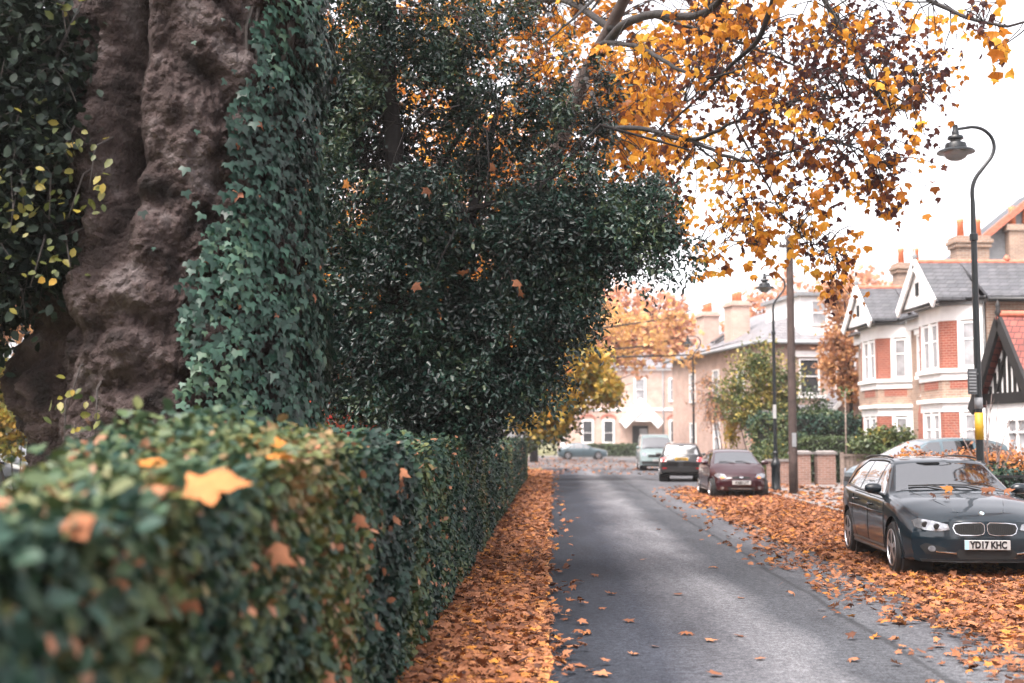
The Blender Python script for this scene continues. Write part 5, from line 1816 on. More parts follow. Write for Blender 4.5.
M['lamp_paint'] = plain('lamp_post_paint', (.0035, .0065, .0085), .35, var=.15, spec=.5)
m, nt, b = new_mat('clear_bowl')
b.inputs['Base Color'].default_value = (.9, .9, .9, 1)
b.inputs['Roughness'].default_value = .05
b.inputs['Transmission Weight'].default_value = .9
b.inputs['IOR'].default_value = 1.15
M['bowl_clear'] = m
lp = lamp_post(7.46, 20.0, 'nearest and tallest looking swan neck street lamp with a yellow band on its column', 0)
lm_ = lamp_post(8.02, 38.2, 'middle swan neck street lamp just left of the tall wooden pole', 0)
lf = lamp_post(8.85, 61.0, 'furthest swan neck street lamp by the pale houses, smallest', 0)
y_ = MB()
y_.lathe([(.067, 1.55), (.067, 1.98)], 14)
y_.build('yellow_band', M['yellow'], lp, True)
y_ = MB()
y_.lathe([(.064, 2.04), (.064, 2.22)], 14)
y_.build('grey_collar', M['lead'], lp, True)
s_ = MB()
s_.slab([(-.19, -.085, 2.27), (-.05, -.10, 2.27), (-.05, -.10, 2.68), (-.19, -.085, 2.68)], (0, .02, 0))
s_.bar((-.05, -.09, 2.6), (.0, 0, 2.6), .03, .03)
sg = s_.build('street_sign', M['sign_back'], lp)
s2 = MB()
for k in range(7):
    s2.box(-.175, -.065, -.102, -.096, 2.31 + k * .05, 2.33 + k * .05)
s2.build('sign_lines', M['lead'], sg)
s_ = MB()
s_.box(-.07, .03, -.078, -.066, 2.2, 2.62)
s_.build('white_plate', M['plate_white'], lm_)

pole = thing('telegraph_pole', 'tall brown wooden telegraph pole rising into the amber leaves', 'pole', (8.13, 36.3, .115))
p_ = MB()
p_.lathe([(.135, -.1), (.13, 1), (.115, 4), (.10, 7.4), (.098, 7.5), (.02, 7.56)], 14)
p_.build('post', M['pole_wood'], pole, True)
p_ = MB()
p_.box(-.05, .07, -.145, -.118, 1.35, 1.75)
p_.build('tag_plate', M['lead'], pole)
p_ = MB()
p_.box(-.32, .32, -.14, -.06, 7.15, 7.24)
for s in (-.28, -.1, .1, .28): p_.lathe([(.02, 7.24), (.03, 7.27), (.03, 7.31), (.012, 7.34)], 8, (s, -.10, 0))
p_.build('crossarm', M['pole_wood'], pole)
wire = MB()
a, b2 = Vector((8.35, 36.2, 7.45)), Vector((15.5, 24.0, 9.2))
wire.tube([a.lerp(b2, t) - Vector((0, 0, .5 * 4 * t * (1 - t) * .4)) for t in [i / 12 for i in range(13)]], .006, 5)
tag(wire.build('overhead_wire', M['lead']), 'thin overhead wire running from the wooden pole to the right', 'wire')

# ================================================================== HOUSES
# house frames: local x along the street front, y into the house, z up; the front is at y = 0 and faces -y


def window(parent, T, u0, u1, z0, z1, glass, rails=(.5,), mull=(), d=.05, fw=.07, name='window', frame_mat=None):
    f = MB(T)
    f.box(u0, u0 + fw, -d, .02, z0, z1)
    f.box(u1 - fw, u1, -d, .02, z0, z1)
    f.box(u0 + fw, u1 - fw, -d, .02, z1 - fw, z1)
    f.box(u0 + fw, u1 - fw, -d - .03, .02, z0, z0 + fw)
    for r in rails:
        z = z0 + (z1 - z0) * r
        f.box(u0 + fw, u1 - fw, -d * .85, .015, z - .025, z + .025)
    for m_ in mull:
        u = u0 + (u1 - u0) * m_
        f.box(u - .035, u + .035, -d * .95, .018, z0 + fw, z1 - fw)
    w = f.build(name, frame_mat or M['white'], parent)
    p = MB(T)
    p.box(u0 + fw, u1 - fw, -.018, .012, z0 + fw, z1 - fw)
    p.build('pane', glass, w)
    return w


def frame_T(p, ang):
    return Matrix.Translation(p) @ Matrix.Rotation(ang, 4, 'Z')


I4 = Matrix.Identity(4)


def victorian(label, loc, rotz):
    W, D = 6.5, 9.5
    H = 5.75
    root = thing('bay_house', label, 'house', loc, rotz, 'white and red brick bay houses')
    w = MB()
    w.box(0, W, 0, D, 0, H)
    w.build('wall', M['stock_brick'], root)
    # bay: two storeys, canted
    b0, b1, pj, ct = 2.9, 6.4, 1.0, .80         # local x range, projection, cant
    pl = [(b0, 0), (b0 + ct, -pj), (b1 - ct, -pj), (b1, 0)]

    def ring(name, z0, z1, grow, mat):
        m_ = MB()
        g = grow
        q = [(b0 - g, .05), (b0 - g, -.02), (b0 + ct - g * .45, -pj - g), (b1 - ct + g * .45, -pj - g), (b1 + g, -.02), (b1 + g, .05)]
        m_.slab([(a, b_, z0) for a, b_ in q], (0, 0, z1 - z0))
        return m_.build(name, mat, root, bevel=.012 if mat == M['white'] else 0)
    ring('bay_base', 0, .92, .0, M['stock_brick'])
    ring('bay_sill', .92, 1.05, .09, M['white'])
    ring('bay_core', 1.05, 2.46, -.14, M['stock_brick'])
    ring('bay_cornice', 2.40, 2.68, .02, M['white'])
    ring('bay_cornice', 2.68, 2.80, .13, M['white'])
    ring('bay_spandrel', 2.80, 3.36, .0, M['stock_brick'])
    ring('bay_sill', 3.36, 3.58, .05, M['white'])
    ring('bay_sill', 3.58, 3.70, .14, M['white'])
    ring('bay_core', 3.70, 5.20, -.14, M['stock_brick'])
    ring('bay_cornice', 5.16, 5.62, .02, M['white'])
    ring('bay_cornice', 5.62, 5.75, .12, M['lead'])
    # red rubbed brick strip above the spandrel
    for (p0, p1) in ((pl[0], pl[1]), (pl[1], pl[2]), (pl[2], pl[3])):
        a, b_ = Vector((*p0, 0)), Vector((*p1, 0))
        ln = (b_ - a).length
        T = frame_T(a, math.atan2(b_.y - a.y, b_.x - a.x))
        m_ = MB(T)
        m_.box(.18 * ln, .82 * ln, -.012, .05, 3.10, 3.355)
        m_.build('red_band', M['red_brick'], root)
        for (z0, z1) in ((1.05, 2.42), (3.70, 5.18)):
            wide = ln > 1.4
            if wide:
                red = [(.0, .22), (ln - .22, ln)]
                wins = [(.30, ln / 2 - .06), (ln / 2 + .06, ln - .30)]
                posts = [(.22, .30), (ln / 2 - .06, ln / 2 + .06), (ln - .30, ln - .22)]
            elif p0 == pl[2]:
                red = [(.02, .50)]
                wins = [(.60, ln - .22)]
                posts = [(.50, .60), (ln - .22, ln - .0)]
            else:
                red = [(ln - .40, ln - .02)]
                wins = [(.16, ln - .50)]
                posts = [(0, .16), (ln - .50, ln - .40)]
            for (r0, r1) in red:
                m_ = MB(T)
                m_.box(r0, r1, -.004, .16, z0 + .003, z1 - .003)
                m_.build('brick_pier', M['red_brick'], root)
            for (r0, r1) in posts:
                m_ = MB(T)
                m_.box(r0, r1, -.03, .16, z0 + .002, z1 - .002)
                m_.build('mullion', M['white'], root)
            for (r0, r1) in wins:
                window(root, T @ Matrix.Translation((0, .06, 0)), r0, r1, z0 + .02, z1 - .05, M['curtain_glass'], rails=(.62,))
    # flat entrance, dark panel standing in for recess shade, red arch, and a window above it
    e0, e1 = 1.10, 2.25
    m_ = MB()
    m_.box(e0 - .02, e1 + .02, -.04, .02, .1, 2.55)
    m_.build('recess_shade', M['dark'], root)
    m_ = MB()
    m_.box(e0 - .32, e0, -.10, .02, 0, 2.25)
    m_.box(e1, e1 + .32, -.10, .02, 0, 2.25)
    cx = (e0 + e1) / 2
    for k in range(12):
        a0, a1 = math.pi * k / 12, math.pi * (k + 1) / 12
        ri, ro = (e1 - e0) / 2, (e1 - e0) / 2 + .32
        m_.slab([(cx + ri * math.cos(a0), -.10, 2.25 + ri * math.sin(a0) * .8), (cx + ro * math.cos(a0), -.10, 2.25 + ro * math.sin(a0) * .85), (cx + ro * math.cos(a1), -.10, 2.25 + ro * math.sin(a1) * .85), (cx + ri * math.cos(a1), -.10, 2.25 + ri * math.sin(a1) * .8)], (0, .12, 0))
    m_.build('entrance_arch', M['red_brick'], root)
    m_ = MB()
    m_.box(cx - .22, cx + .22, -.22, -.10, 2.62, 3.0)
    m_.slab([(cx - .30, -.24, 3.0), (cx + .30, -.24, 3.0), (cx, -.24, 3.22)], (0, .15, 0))
    m_.build('keystone', M['white'], root, bevel=.015)
    m_ = MB()
    m_.box(e0 + .25, e1 - .25, -.07, -.04, .15, 2.2)
    dr = m_.build('door', M['door_dark'], root)
    m_ = MB()
    m_.box(e0 + .1, e0 + .25, -.075, -.04, .15, 2.3)
    m_.box(e1 - .25, e1 - .1, -.075, -.04, .15, 2.3)
    m_.build('door_frame', M['white'], root)
    window(root, I4, .80, 1.5, 3.75, 5.15, M['curtain_glass'], rails=(.6,), d=.09)
    window(root, I4, 1.7, 2.4, 3.75, 5.15, M['curtain_glass'], rails=(.6,), d=.09)
    m_ = MB()
    m_.box(.65, 2.55, -.14, .02, 3.62, 3.74)
    m_.box(.65, 2.55, -.12, .02, 5.16, 5.32)
    m_.build('window_sill', M['white'], root)
    m_ = MB()
    m_.box(1.5, 1.7, -.06, .02, 3.745, 5.155)
    m_.build('brick_pier', M['red_brick'], root)
    m_ = MB()
    m_.box(.9, 2.3, -.05, .02, 3.2, 3.6)
    m_.build('red_band', M['red_brick'], root)
    m_ = MB()
    m_.box(-.05, b0 - .1, -.16, .02, 5.35, 5.72)
    m_.build('front_cornice', M['white'], root)
    # roofs: gabled wing over the bay (ridge runs back), main roof behind
    gx0, gx1, gr, zr = b0 + .30, b1 - .30, (b0 + b1) / 2, 7.02
    r_ = MB()
    f0 = -pj - .42
    for (xa, xb) in ((gx0, gr), (gx1, gr)):
        sgn = 1 if xa > gr else -1
        r_.slab([(xa + sgn * .18, f0, H - .02), (xb, f0, zr), (xb, -.02, zr), (xa + sgn * .18, -.02, H - .02)], (0, 0, .10))
        xe = W + .32 if sgn > 0 else gx0 - .2
        r_.slab([(xe, -.02, H - .03), (xb, -.02, zr), (xb, D, zr), (xe, D, H - .03)], (0, 0, .105))
    rf = r_.build('roof', M['slate'], root)
    r_ = MB()
    r_.slab([(gx0 + .02, f0 + .06, H - .1), (gx1 - .02, f0 + .06, H - .1), (gr, f0 + .06, zr - .02)], (0, .15, 0))
    gb2 = r_.build('gable', M['white'], root)
    r_ = MB()
    for xa in (gx0, gx1):
        sgn = 1 if xa > gr else -1
        a, b_ = Vector((xa + sgn * .22, f0 - .03, H - .12)), Vector((gr, f0 - .03, zr + .04))
        r_.bar(a, b_, .07, .30, up=(0, 0, 1))
    r_.build('bargeboard', M['white'], gb2)
    r_ = MB()
    r_.box(gr - .13, gr + .13, f0 + .03, f0 + .07, 6.05, 6.45)
    r_.build('gable_vent', M['dark'], gb2)
    # front part left of the bay: plain slope rising from the front
    r_ = MB()
    r_.slab([(-.0, -.30, H - .02), (gx0 + .9, -.30, H - .02), (gx0 + .9, 3.4, zr - .25), (-.0, 3.4, zr - .25)], (0, 0, .10))
    r_.slab([(-.0, 7.2, H - .02), (gx0 + .9, 7.2, H - .02), (gx0 + .9, 3.4, zr - .25), (-.0, 3.4, zr - .25)], (0, 0, .10))
    r_.build('front_roof', M['slate'], root)
    r_ = MB()
    r_.tube([(gr, f0 - .02, zr + .09), (gr, D, zr + .09)], .085, 8)
    for k in range(3): r_.lathe([(.09, zr + .12), (.11, zr + .2), (.05, zr + .3), (.01, zr + .32)], 8, (gr, f0 + .3 + 2.6 * k, 0)) if k else None
    r_.build('ridge_tiles', M['red_ridge'], rf, True)
    r_ = MB()
    r_.lathe([(.03, zr + .05), (.05, zr + .18), (.10, zr + .26), (.03, zr + .36), (.012, zr + .52)], 8, (gr, f0, 0))
    r_.build('finial', M['lead'], gb2, True)
    # raking coping on the near slope
    r_ = MB()
    r_.bar((gr + .1, 4.6, zr + .12), (W + .20, 2.2, H + .20), .30, .22)
    r_.build('coping', M['red_ridge'], rf)
    r_ = MB()
    r_.bar((gr + .1, 4.42, zr + .14), (W + .22, 2.02, H + .22), .10, .26)
    r_.build('coping_flashing', M['white'], rf)
    # gutters
    g_ = MB()
    g_.tube([(W + .38, -.05, H - .06), (W + .38, D, H - .06)], .075, 8)
    g_.tube([(b0 - .1, -.05, H + .02), (b0 + ct - .1, -pj - .16, H + .02), (b1 - ct + .1, -pj - .16, H + .02), (b1 + .16, -.05, H + .02), (W + .3, -.1, H + .02)], .06, 7)
    g_.tube([(gx0 - .2, f0 + .1, H - .06), (gx1 + .2, f0 + .1, H - .06)], .06, 8)
    g_.tube([(-.05, -.36, H - .04), (gx0 - .1, -.36, H - .04)], .06, 8)
    g_.tube([(W + .05, -.05, H - .1), (W + .05, -.05, .1)], .045, 7)
    g_.build('gutter', M['black'], root, True)
    # chimney stack with two pots
    for (cx_, cy_, z0, pots) in ((.35, 2.0, 6.75, 2),):
        c_ = MB()
        c_.box(cx_ - .35, cx_ + .35, cy_ - .55, cy_ + .55, z0 - .6, z0 + 1.45)
        c_.box(cx_ - .42, cx_ + .42, cy_ - .62, cy_ + .62, z0 + 1.45, z0 + 1.60)
        c_.box(cx_ - .47, cx_ + .47, cy_ - .67, cy_ + .67, z0 + 1.60, z0 + 1.72)
        c_.box(cx_ - .40, cx_ + .40, cy_ - .60, cy_ + .60, z0 + 1.72, z0 + 1.85)
        ch = c_.build('chimney', M['stock_brick'], rf)
        for k in range(pots):
            q_ = MB()
            q_.lathe([(.13, z0 + 1.85), (.105, z0 + 2.32), (.125, z0 + 2.36), (.12, z0 + 2.48), (.07, z0 + 2.48)], 14, (cx_, cy_ - .3 + .6 * k, 0))
            q_.build('chimney_pot', M['terracotta'], ch, True)
    return root


# front faces the road: local -y -> world -x, local +x -> toward the camera
HX = 13.92
h1 = victorian('white and red brick bay house nearer to us, beside the half timbered gable', (HX, 43.45, .1), -math.pi / 2 + .02)
h2 = dup(h1, loc=(HX - .02, 50.05, .1), label='white and red brick bay house further away, left of its twin')

# ---- half timbered gable at the right edge
tud = thing('timbered_house', 'half timbered house with black and white gable at the right edge', 'house', (12.35, 32.0, .1), -math.pi / 2 + .12)
w = MB(); w.box(-.1, 7.0, 0, 7, 0, 3.05)
w.build('wall', M['render'], tud)
gw, gz, hz_ = 1.22, 4.40, 3.05
gc = 1.45
w = MB(); w.slab([(gc - gw, -.35, 2.6), (gc + gw, -.35, 2.6), (gc, -.35, gz - .12)], (0, .4, 0))
w.slab([(gc - gw, -.35, 0), (gc + gw, -.35, 0), (gc + gw, -.35, 2.6), (gc - gw, -.35, 2.6)], (0, .36, 0))
gab = w.build('gable', M['render'], tud)
t_ = MB()
t_.box(gc - gw - .05, gc + gw + .05, -.43, -.34, 2.45, 2.72)
for k in range(-6, 7):
    u = gc + k * .235
    zt = gz - .15 - abs(u - gc) * (gz - 2.65) / gw
    if zt - 2.72 > .15: t_.box(u - .045, u + .045, -.39, -.345, 2.72, zt)
t_.bar((gc - .55, -.385, 2.75), (gc - .05, -.385, 3.9), .05, .10, up=(0, 1, 0))
t_.bar((gc + .55, -.385, 2.75), (gc + .05, -.385, 3.9), .05, .10, up=(0, 1, 0))
t_.build('timber_frame', M['timber_black'], gab)
t_ = MB()
for s in (-1, 1): t_.bar((gc + s * (gw + .28), -.62, 2.28), (gc, -.62, gz + .08), .09, .28)
t_.build('bargeboard', M['timber_black'], gab)
t_ = MB(); t_.lathe([(.05, gz - .1), (.05, gz + .2), (.09, gz + .28), (.04, gz + .36), (.06, gz + .44), (.01, gz + .58)], 8, (gc, -.62, 0))
t_.build('finial', M['timber_black'], gab, True)
t_ = MB()
for s in (-1, 1): t_.slab([(gc + s * (gw + .30), -.66, 2.38), (gc, -.66, gz + .13), (gc, 5.5, gz + .13), (gc + s * (gw + .30), 5.5, 2.38)], (0, 0, .09))
rf_ = t_.build('roof', M['red_tile'], tud)
t_ = MB(); t_.slab([(gc + gw - .2, -.2, 3.0), (7.2, -.2, 3.0), (7.2, 3.5, 5.4), (gc + gw - .2, 3.5, 5.4)], (0, 0, .1))
t_.build('main_roof', M['red_tile'], tud)
t_ = MB(); t_.tube([(gc, -.6, gz + .24), (gc, 5.5, gz + .24)], .08, 8)
t_.build('ridge_tiles', M['red_ridge'], rf_, True)
window(tud, Matrix.Translation((0, -.35, 0)), gc - .15, gc + 1.35, .85, 2.10, M['curtain_glass'], rails=(.72,), mull=(.33, .66), d=.07)
window(tud, Matrix.Translation((0, .0, 0)), 4.0, 5.8, .85, 2.10, M['curtain_glass'], rails=(.72,), mull=(.33, .66), d=.07)

# ---- tall gabled house rising behind the near bay house
bk = thing('gabled_house', 'red brick house with raking red verge rising behind the near bay house', 'house', (19.3, 54.0, .1), 0)
w = MB(); w.box(0, 8, 0, 2.6, 0, 9.2)
w.build('wall', M['red_brick'], bk)
w = MB(); w.slab([(0, 0, 9.2), (8, 0, 9.2), (4, 0, 12.4)], (0, 2.6, 0))
w.build('gable', M['lead'], bk)
w = MB()
w.slab([(8.3, -.3, 9.05), (4, -.3, 12.5), (4, 2.8, 12.5), (8.3, 2.8, 9.05)], (0, 0, .12))
w.slab([(-.3, -.3, 9.05), (4, -.3, 12.5), (4, 2.8, 12.5), (-.3, 2.8, 9.05)], (0, 0, .12))
rb_ = w.build('roof', M['slate'], bk)
w = MB()
w.bar((8.35, -.4, 9.1), (4, -.4, 12.62), .22, .26); w.bar((-.35, -.4, 9.1), (4, -.4, 12.62), .22, .26)
w.build('verge', M['red_ridge'], rb_)
w = MB(); w.box(2.2, 3.4, -.5, .3, 0, 10.6); w.box(2.1, 3.5, -.6, .4, 10.6, 10.85)
cq = w.build('chimney', M['stock_brick'], rb_)
for k in range(2):
    q_ = MB(); q_.lathe([(.16, 10.85), (.13, 11.5), (.16, 11.7), (.1, 11.7)], 12, (2.5 + .6 * k, -.1, 0)); q_.build('chimney_pot', M['terracotta'], cq, True)
window(bk, I4, 5.0, 6.2, 3.6, 5.2, M['glass'])

# ---- long pale house with hipped slate roof
lh = thing('hipped_house', 'long pale brick house under a hipped slate roof with roof dormer', 'house', (11.7, 58.0, .1), R(9))
# local: x to the right along the side that faces us, y away along the road
w = MB(); w.box(0, 7.5, 0, 15, 0, 6.15)
w.build('wall', M['pink_brick'], lh)
ov, e_, rz_ = .4, 6.1, 8.5
w = MB()
A_, B_, C_, D_ = (-ov, -ov, e_), (7.5 + ov, -ov, e_), (7.5 + ov, 15 + ov, e_), (-ov, 15 + ov, e_)
r1, r2 = (3.75, 4.0, rz_), (3.75, 11.5, rz_)
w.add([A_, B_, C_, D_, r1, r2], [(0, 1, 4), (1, 2, 5, 4), (2, 3, 5), (3, 0, 4, 5), (3, 2, 1, 0)])
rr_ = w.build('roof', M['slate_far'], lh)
w = MB(); w.tube([(-ov, -ov, e_ - .02), (7.9, -ov, e_ - .02)], .09, 7); w.tube([(-ov, -ov, e_ - .02), (-ov, 15.4, e_ - .02)], .09, 7)
w.build('gutter', M['lead'], lh, True)
w = MB(); w.box(2.0, 5.6, .35, 5.0, 6.3, 8.35)
dm = w.build('dormer', M['white'], lh)
w = MB(); w.box(1.8, 5.8, .15, 5.2, 8.35, 8.52)
w.build('dormer_roof', M['lead'], dm)
window(dm, Matrix.Translation((0, .35, 0)), 2.5, 3.3, 6.95, 8.15, M['curtain_glass'])
window(dm, Matrix.Translation((0, .35, 0)), 4.2, 5.0, 6.95, 8.15, M['curtain_glass'])
for (u0, u1) in ((1.7, 2.7), (3.5, 4.5)):
    window(lh, I4, u0, u1, 3.7, 5.35, M['glass'], d=.08)
w = MB(); w.box(1.5, 4.7, -.14, .02, 5.42, 5.7); w.box(1.5, 4.7, -.14, .02, 3.5, 3.66)
w.build('window_sill', M['white'], lh)
w = MB(); w.box(.8, 5.2, -1.3, .02, 0, 2.5); w.build('bay', M['pink_brick'], lh)
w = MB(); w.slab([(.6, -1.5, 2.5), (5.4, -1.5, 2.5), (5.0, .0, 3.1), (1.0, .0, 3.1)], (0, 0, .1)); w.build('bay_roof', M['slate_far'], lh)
window(lh, Matrix.Translation((0, -1.3, 0)), 1.2, 4.8, .9, 2.3, M['curtain_glass'], mull=(.33, .66))
TL = Matrix.Rotation(-math.pi / 2, 4, 'Z')          # the long side, u = -y
for (a, b2, z0, z1) in ((-3.6, -2.6, 3.6, 5.2), (-7.4, -6.4, 3.6, 5.2), (-11.5, -10.5, 3.6, 5.2), (-7.4, -6.4, .9, 2.5), (-11.5, -10.5, .9, 2.5)):
    window(lh, TL, a, b2, z0, z1, M['curtain_glass'], d=.08)
for (cx_, cy_) in ((1.0, 6.5), (1.2, 12.0)):
    c_ = MB(); c_.box(cx_ - .45, cx_ + .45, cy_ - .7, cy_ + .7, 6.4, 8.7); c_.box(cx_ - .55, cx_ + .55, cy_ - .8, cy_ + .8, 8.45, 8.58)
    ch = c_.build('chimney', M['pink_brick'], rr_)
    for k in range(3):
        q_ = MB(); q_.lathe([(.13, 8.7), (.11, 9.1), (.13, 9.2), (.08, 9.2)], 10, (cx_, cy_ - .45 + .45 * k, 0)); q_.build('chimney_pot', M['terracotta'], ch, True)
w = MB(); w.slab([(.55, 8.6, 6.75), (.55, 9.4, 6.75), (1.35, 9.4, 7.28), (1.35, 8.6, 7.28)], (-.07, 0, .1)); w.build('skylight', M['glass'], rr_)

# ---- pale house facing us at the end of the road
eh = thing('end_house', 'pale pink two storey house with white gabled porch closing the road', 'house', (4.9, 126.0, .1), 0)
EW = 15.5
w = MB(); w.box(0, EW, 0, 9, 0, 8.9)
w.build('wall', M['pink_brick'], eh)
w = MB(); w.add([(-.4, -.4, 8.8), (EW + .4, -.4, 8.8), (EW + .4, 9.4, 8.8), (-.4, 9.4, 8.8), (4.5, 4.5, 12.3), (EW - 1, 4.5, 12.3)], [(0, 1, 5, 4), (1, 2, 5), (2, 3, 4, 5), (3, 0, 4), (3, 2, 1, 0)])
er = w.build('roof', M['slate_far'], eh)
w = MB(); w.box(-.1, EW + .1, -.12, .02, 4.5, 4.75); w.box(-.1, EW + .1, -.2, .02, 8.55, 8.8); w.box(-.02, .4, -.06, .02, 0, 8.5); w.box(EW - .3, EW + .02, -.06, .02, 0, 8.5); w.box(.4, EW - .3, -.05, .02, 0, .7)
w.build('string_course', M['white'], eh)
for (u0, u1) in ((2.1, 3.3), (4.2, 5.4), (10.9, 12.4)):
    window(eh, I4, u0, u1, 1.2, 3.6, M['glass'], rails=(.45,), d=.12, fw=.16)
    window(eh, I4, u0, u1, 5.4, 7.8, M['curtain_glass'], rails=(.5,), d=.12, fw=.16)
    a_ = MB()
    for k in range(10):
        c0 = (u0 + u1) / 2; r0 = (u1 - u0) / 2 + .05; a0, a1 = math.pi * k / 10, math.pi * (k + 1) / 10
        a_.slab([(c0 + r0 * math.cos(a0), -.07, 3.62 + .30 * math.sin(a0)), (c0 + (r0 + .2) * math.cos(a0), -.07, 3.62 + .58 * math.sin(a0)), (c0 + (r0 + .2) * math.cos(a1), -.07, 3.62 + .58 * math.sin(a1)), (c0 + r0 * math.cos(a1), -.07, 3.62 + .30 * math.sin(a1))], (0, .09, 0))
    a_.build('window_arch', M['red_brick'], eh)
window(eh, I4, 7.4, 8.6, 5.4, 7.8, M['curtain_glass'], rails=(.5,), d=.12, fw=.16)
w = MB(); w.slab([(5.9, -1.6, 3.3), (8, -1.6, 5.6), (10.1, -1.6, 3.3), (9.6, -1.6, 2.7), (8, -1.6, 4.4), (6.4, -1.6, 2.7)], (0, .3, 0)); w.slab([(5.9, -1.6, 3.3), (8, -1.6, 5.6), (8, 0, 5.6), (5.9, 0, 3.3)], (0, 0, .12)); w.slab([(10.1, -1.6, 3.3), (8, -1.6, 5.6), (8, 0, 5.6), (10.1, 0, 3.3)], (0, 0, .12))
w.slab([(6.9, -1.45, 3.4), (9.1, -1.45, 3.4), (8, -1.45, 4.6)], (0, .1, 0))
w.build('porch', M['white'], eh)
w = MB(); w.box(7.2, 8.8, -.05, .02, 0, 3.0); w.build('recess_shade', M['dark'], eh)  # flat dark panel painted as the shade inside the porch
w = MB(); w.box(7.9, 8.7, -.09, -.05, .1, 2.7); w.build('door', M['curtain_glass'], eh)
for xd_ in (10.3, EW - .8):
    w = MB(); w.tube([(xd_, -.12, .2), (xd_, -.12, 8.6)], .07, 7); w.build('drainpipe', M['lead'], eh, True)
for cx_ in (6.5, 13.5):
    c_ = MB(); c_.box(cx_ - .8, cx_ + .8, 3.8, 5.0, 11.2, 13.9); c_.box(cx_ - .95, cx_ + .95, 3.65, 5.15, 13.9, 14.15); ch = c_.build('chimney', M['pink_brick'], er)
    for k in range(3):
        q_ = MB(); q_.lathe([(.16, 14.15), (.14, 14.8), (.1, 14.8)], 10, (cx_ - .5 + .5 * k, 4.4, 0)); q_.build('chimney_pot', M['terracotta'], ch, True)
# neighbour in the gap at the far left of the end house
nb = dup(eh, loc=(-17.0, 128.0, .1), label='pale house at the far road end mostly hidden by the yellow tree')

# ---- small gabled garage in front of the further bay house
ga = thing('gabled_garage', 'small pink gabled garage with dark green window left of the bay houses', 'garage', (13.6, 55.0, .1), R(0))
w = MB(); w.slab([(0, 0, 0), (2.6, 0, 0), (2.6, 0, 2.3), (1.3, 0, 3.7), (0, 0, 2.3)], (0, 3.5, 0)); w.build('wall', M['pink_brick'], ga)
w = MB()
for s in (-1, 1): w.slab([(1.3 + s * 1.55, -.2, 2.05), (1.3, -.2, 3.78), (1.3, 3.6, 3.78), (1.3 + s * 1.55, 3.6, 2.05)], (0, 0, .09))
w.build('roof', M['slate_far'], ga)
w = MB()
for s in (-1, 1): w.bar((1.3 + s * 1.55, -.24, 2.05), (1.3, -.24, 3.80), .05, .18)
w.build('bargeboard', M['white'], ga)
window(ga, I4, .7, 1.9, 1.1, 2.0, plain('green_glass', (.02, .07, .07), .15), mull=(.5,))

# ================================================================== GARDEN WALLS, FENCES, HEDGES
sw = thing('garden_wall', 'tall pinkish garden wall beside the pale hipped house', 'wall', (0, 0, .1))
w = MB(); w.slab([(10.15, 50.5, 0), (10.45, 50.5, 0), (10.75, 58.2, 0), (10.45, 58.2, 0)], (0, 0, 2.65)); w.build('brickwork', M['pink_brick'], sw)
w = MB(); w.slab([(10.09, 50.4, 2.65), (10.51, 50.4, 2.65), (10.81, 58.3, 2.65), (10.39, 58.3, 2.65)], (0, 0, .10)); w.build('coping', M['paving'], sw)
pk = 0
for (x0, lab) in ((9.75, 'brick gate pier nearer the wooden pole, left of its twin'), (10.62, 'brick gate pier beside the wooden fence, right of its twin')):
    p_ = thing('gate_pier', lab, 'gate pier', (x0, 43.6, .115), 0, 'low brick gate piers')
    w = MB(); w.box(0, .62, 0, .5, 0, 1.05); w.build('shaft', M['pier_brick'], p_)
    w = MB(); w.box(-.05, .67, -.05, .55, 1.05, 1.13); w.slab([(-.05, -.05, 1.13), (.67, -.05, 1.13), (.55, .1, 1.18), (.07, .1, 1.18)], (0, .3, 0)); w.build('cap', M['paving'], p_)
lw_ = thing('low_wall', 'low brick wall running left from the gate piers behind the lamp', 'wall', (0, 0, .115))
w = MB(); w.box(8.9, 9.75, 43.7, 43.95, 0, .8); w.build('brickwork', M['pier_brick'], lw_)
w = MB(); w.box(8.86, 9.74, 43.66, 43.99, .8, .88); w.build('coping', M['paving'], lw_)
fn = thing('picket_fence', 'weathered vertical board fence between the gate pier and the parked people carrier', 'fence', (11.45, 43.6, .115))
w = MB()
for k in range(17): w.box(k * .145, k * .145 + .125, 0, .03, .05 + rnd.uniform(0, .02), 1.0 + rnd.uniform(-.015, .015))
w.build('boards', M['wood_fence'], fn)
w = MB(); w.box(-.05, 2.5, -.06, -.005, .98, 1.06); w.box(-.05, 2.5, -.05, -.005, .45, .53); w.build('rail', M['wood_fence'], fn)
for k in (0, 2.45):
    w = MB(); w.box(k - .06, k + .06, -.09, .03, 0, 1.12); w.build('post', M['wood_fence'], fn)
bl = thing('planter_box', 'dark low timber planter at the front edge of the drive', 'planter', (9.25, 33.4, .115), .1)
w = MB(); w.box(0, 1.1, 0, .6, 0, .72); w.build('body', M['trim'], bl, bevel=.02)
w = MB(); w.box(-.03, 1.13, -.03, .63, .72, .78); w.build('rim', M['wood_fence'], bl)
rl = thing('iron_railing', 'black iron railing at the right edge beside the dark blue estate', 'railing', (8.2, 21.6, .115), .06)
w = MB()
for k in range(26): w.tube([(k * .12, 0, 0), (k * .12, 0, .95)], .010, 5)
w.build('bars', M['black'], rl)
w = MB(); w.box(-.05, 3.1, -.015, .015, .90, .94); w.box(-.05, 3.1, -.015, .015, .12, .16); w.build('rail', M['black'], rl)


